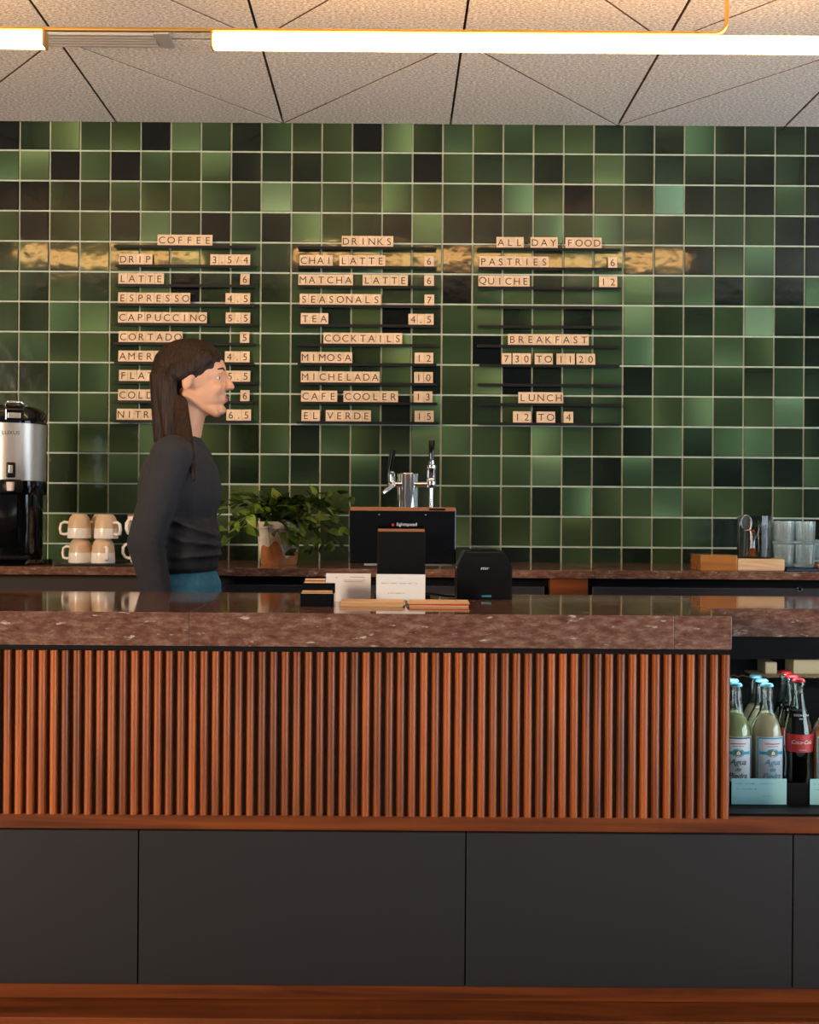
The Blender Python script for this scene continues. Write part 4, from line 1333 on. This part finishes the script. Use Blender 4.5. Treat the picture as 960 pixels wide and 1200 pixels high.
for (sh, el, wr) in ((SH_R, EL_R, WR_R), (SH_L, EL_L, WR_L)):
    cap(bm, (0, sh[1] * .4, 1.315), .045, sh, .045)
    cap(bm, sh, .043, el, .034); cap(bm, el, .034, wr, .023)
    # hand with palm, thumb and four curled fingers
    wv = Vector(wr); s = 1 if sh[1] > 0 else -1
    palm = wv + Vector((.008, 0, -.055))
    cap(bm, wv, (.022, .016, .02), palm, (.034, .013, .030))
    for k, (fx, ln) in enumerate(((.027, .068), (.010, .076), (-.008, .070), (-.025, .056))):
        p0 = palm + Vector((fx, 0, -.022)); p1 = p0 + Vector((.004, -s * .004, -ln * .5)); p2 = p1 + Vector((.002, -s * .016, -ln * .42))
        cap(bm, p0, .0088, p1, .0080); cap(bm, p1, .0080, p2, .0066)
    q0 = wv + Vector((.026, -s * .004, -.032)); q1 = q0 + Vector((.024, -s * .008, -.028)); q2 = q1 + Vector((.006, -s * .006, -.028))
    cap(bm, q0, .012, q1, .0095); cap(bm, q1, .0095, q2, .008)
LEG = (((0, -.085, .90), (.10, -.085, .50), (.06, -.085, .09)), ((0, .085, .90), (-.02, .085, .50), (-.16, .085, .11)))
for h, kn, an in LEG:
    cap(bm, h, .078, kn, .052); cap(bm, kn, .052, an, .035)
    cap(bm, an, .032, (an[0] + .13, an[1], an[2] - .045), (.03, .03, .018))
body = fuse('body', bm, M['skin'], pr_, .0048, 3, .5)
for s in (-1, 1):
    o = link('eye', lathe([(0, -.0105), (.006, -.0086), (.0098, -.004), (.0105, 0), (.0098, .004), (.006, .0086), (0, .0105)], 16, cap=False), M['eye'], pr_); o.location = (.0970, s * .031, 1.533); o.scale = (.92, 1, .8)
    o = link('iris', lathe([(0, .0), (.0045, .0), (.0042, .0012), (0, .0018)], 14, cap=False), M['ink'], pr_); o.location = (.1062, s * .0325, 1.533); o.scale = (1.1, 1.1, 1.1); o.rotation_euler = (0, R(90), 0)
    eb = link('eyebrow', tube([(.117, s * .012, 1.556), (.115, s * .026, 1.561), (.104, s * .044, 1.556)], [.0022, .003, .0018], 6), M['hair'], pr_)
bm = bmesh.new(); ell(bm, (.1215, 0, 1.4805), (.0062, .017, .0036)); ell(bm, (.1205, 0, 1.4725), (.0062, .015, .0044))
fuse('lips', bm, M['lips'], pr_, .0018, 2)
bm = bmesh.new()
ell(bm, (.012, 0, 1.566), (.104, .083, .083), (0, -.12, 0))
ell(bm, (-.045, 0, 1.520), (.052, .072, .075))
for yy in (-.045, 0, .045):
    cap(bm, (-.050, yy, 1.53), (.040, .035, .04), (-.050, yy * .9, 1.36), (.028, .028, .03))
cap(bm, (-.035, -.072, 1.51), (.030, .014, .03), (-.020, -.080, 1.37), (.022, .012, .02))
cap(bm, (.000, -.070, 1.46), (.024, .016, .02), (.022, -.110, 1.375), (.022, .016, .02)); cap(bm, (.022, -.110, 1.375), (.022, .016, .02), (.050, -.158, 1.285), (.012, .010, .014)); cap(bm, (.006, -.072, 1.45), (.016, .014, .02), (.010, -.125, 1.355), (.015, .013, .02)); cap(bm, (.010, -.125, 1.355), (.015, .013, .02), (.030, -.178, 1.300), (.006, .006, .008)); cap(bm, (.050, -.158, 1.285), (.011, .009, .014), (.060, -.172, 1.240), (.005, .005, .006))
cap(bm, (-.035, .072, 1.51), (.030, .014, .03), (-.020, .080, 1.36), (.022, .012, .02))
cap(bm, (.060, -.058, 1.585), (.035, .014, .024), (.0, -.078, 1.545), (.030, .012, .026))
cap(bm, (.060, .058, 1.585), (.035, .014, .024), (.0, .078, 1.545), (.030, .012, .026))
fuse('hair', bm, M['hair'], pr_, .004, 2, .4)
bm = bmesh.new()
ell(bm, (-.008, 0, 1.215), (.118, .176, .150)); ell(bm, (0, 0, 1.07), (.108, .158, .14)); ell(bm, (-.005, 0, 1.005), (.110, .160, .045))
cap(bm, (0, -.09, 1.325), (.060, .05, .045), SH_R, .060); cap(bm, (0, .09, 1.325), (.060, .05, .045), SH_L, .060)
ell(bm, (.0, 0, 1.345), (.066, .075, .042), (0, .25, 0))
for (sh, el, wr) in ((SH_R, EL_R, WR_R), (SH_L, EL_L, WR_L)):
    cap(bm, sh, .058, el, .049); cap(bm, el, .050, Vector(wr) + Vector((0, 0, .015)), .036)
    for k in range(4):   # folds at the elbow
        p = Vector(el) + Vector((.02, 0, .03 - .022 * k)); ell(bm, p, (.040, .049, .012), (0, .35, 0))
for k in range(3):
    ell(bm, (.012, -.012, 1.12 - .045 * k), (.106, .156, .016), (0, .35 - .2 * k, .1))
fuse('sweatshirt', bm, M['sweat'], pr_, .0065, 3, .5)
bm = bmesh.new()
ell(bm, (.0, 0, .935), (.112, .160, .095))
for h, kn, an in LEG:
    cap(bm, h, .086, kn, .062); cap(bm, kn, .062, (an[0], an[1], an[2] + .02), .050)
fuse('jeans', bm, M['jeans'], pr_, .008, 2)
for n_, (h, kn, an) in enumerate(LEG):
    bm = bmesh.new()
    cap(bm, (an[0] - .015, an[1], .045), (.045, .040, .040), (an[0] + .16, an[1], .030), (.05, .042, .026))
    fuse('shoe', bm, M['shoe'], pr_, .008, 2)
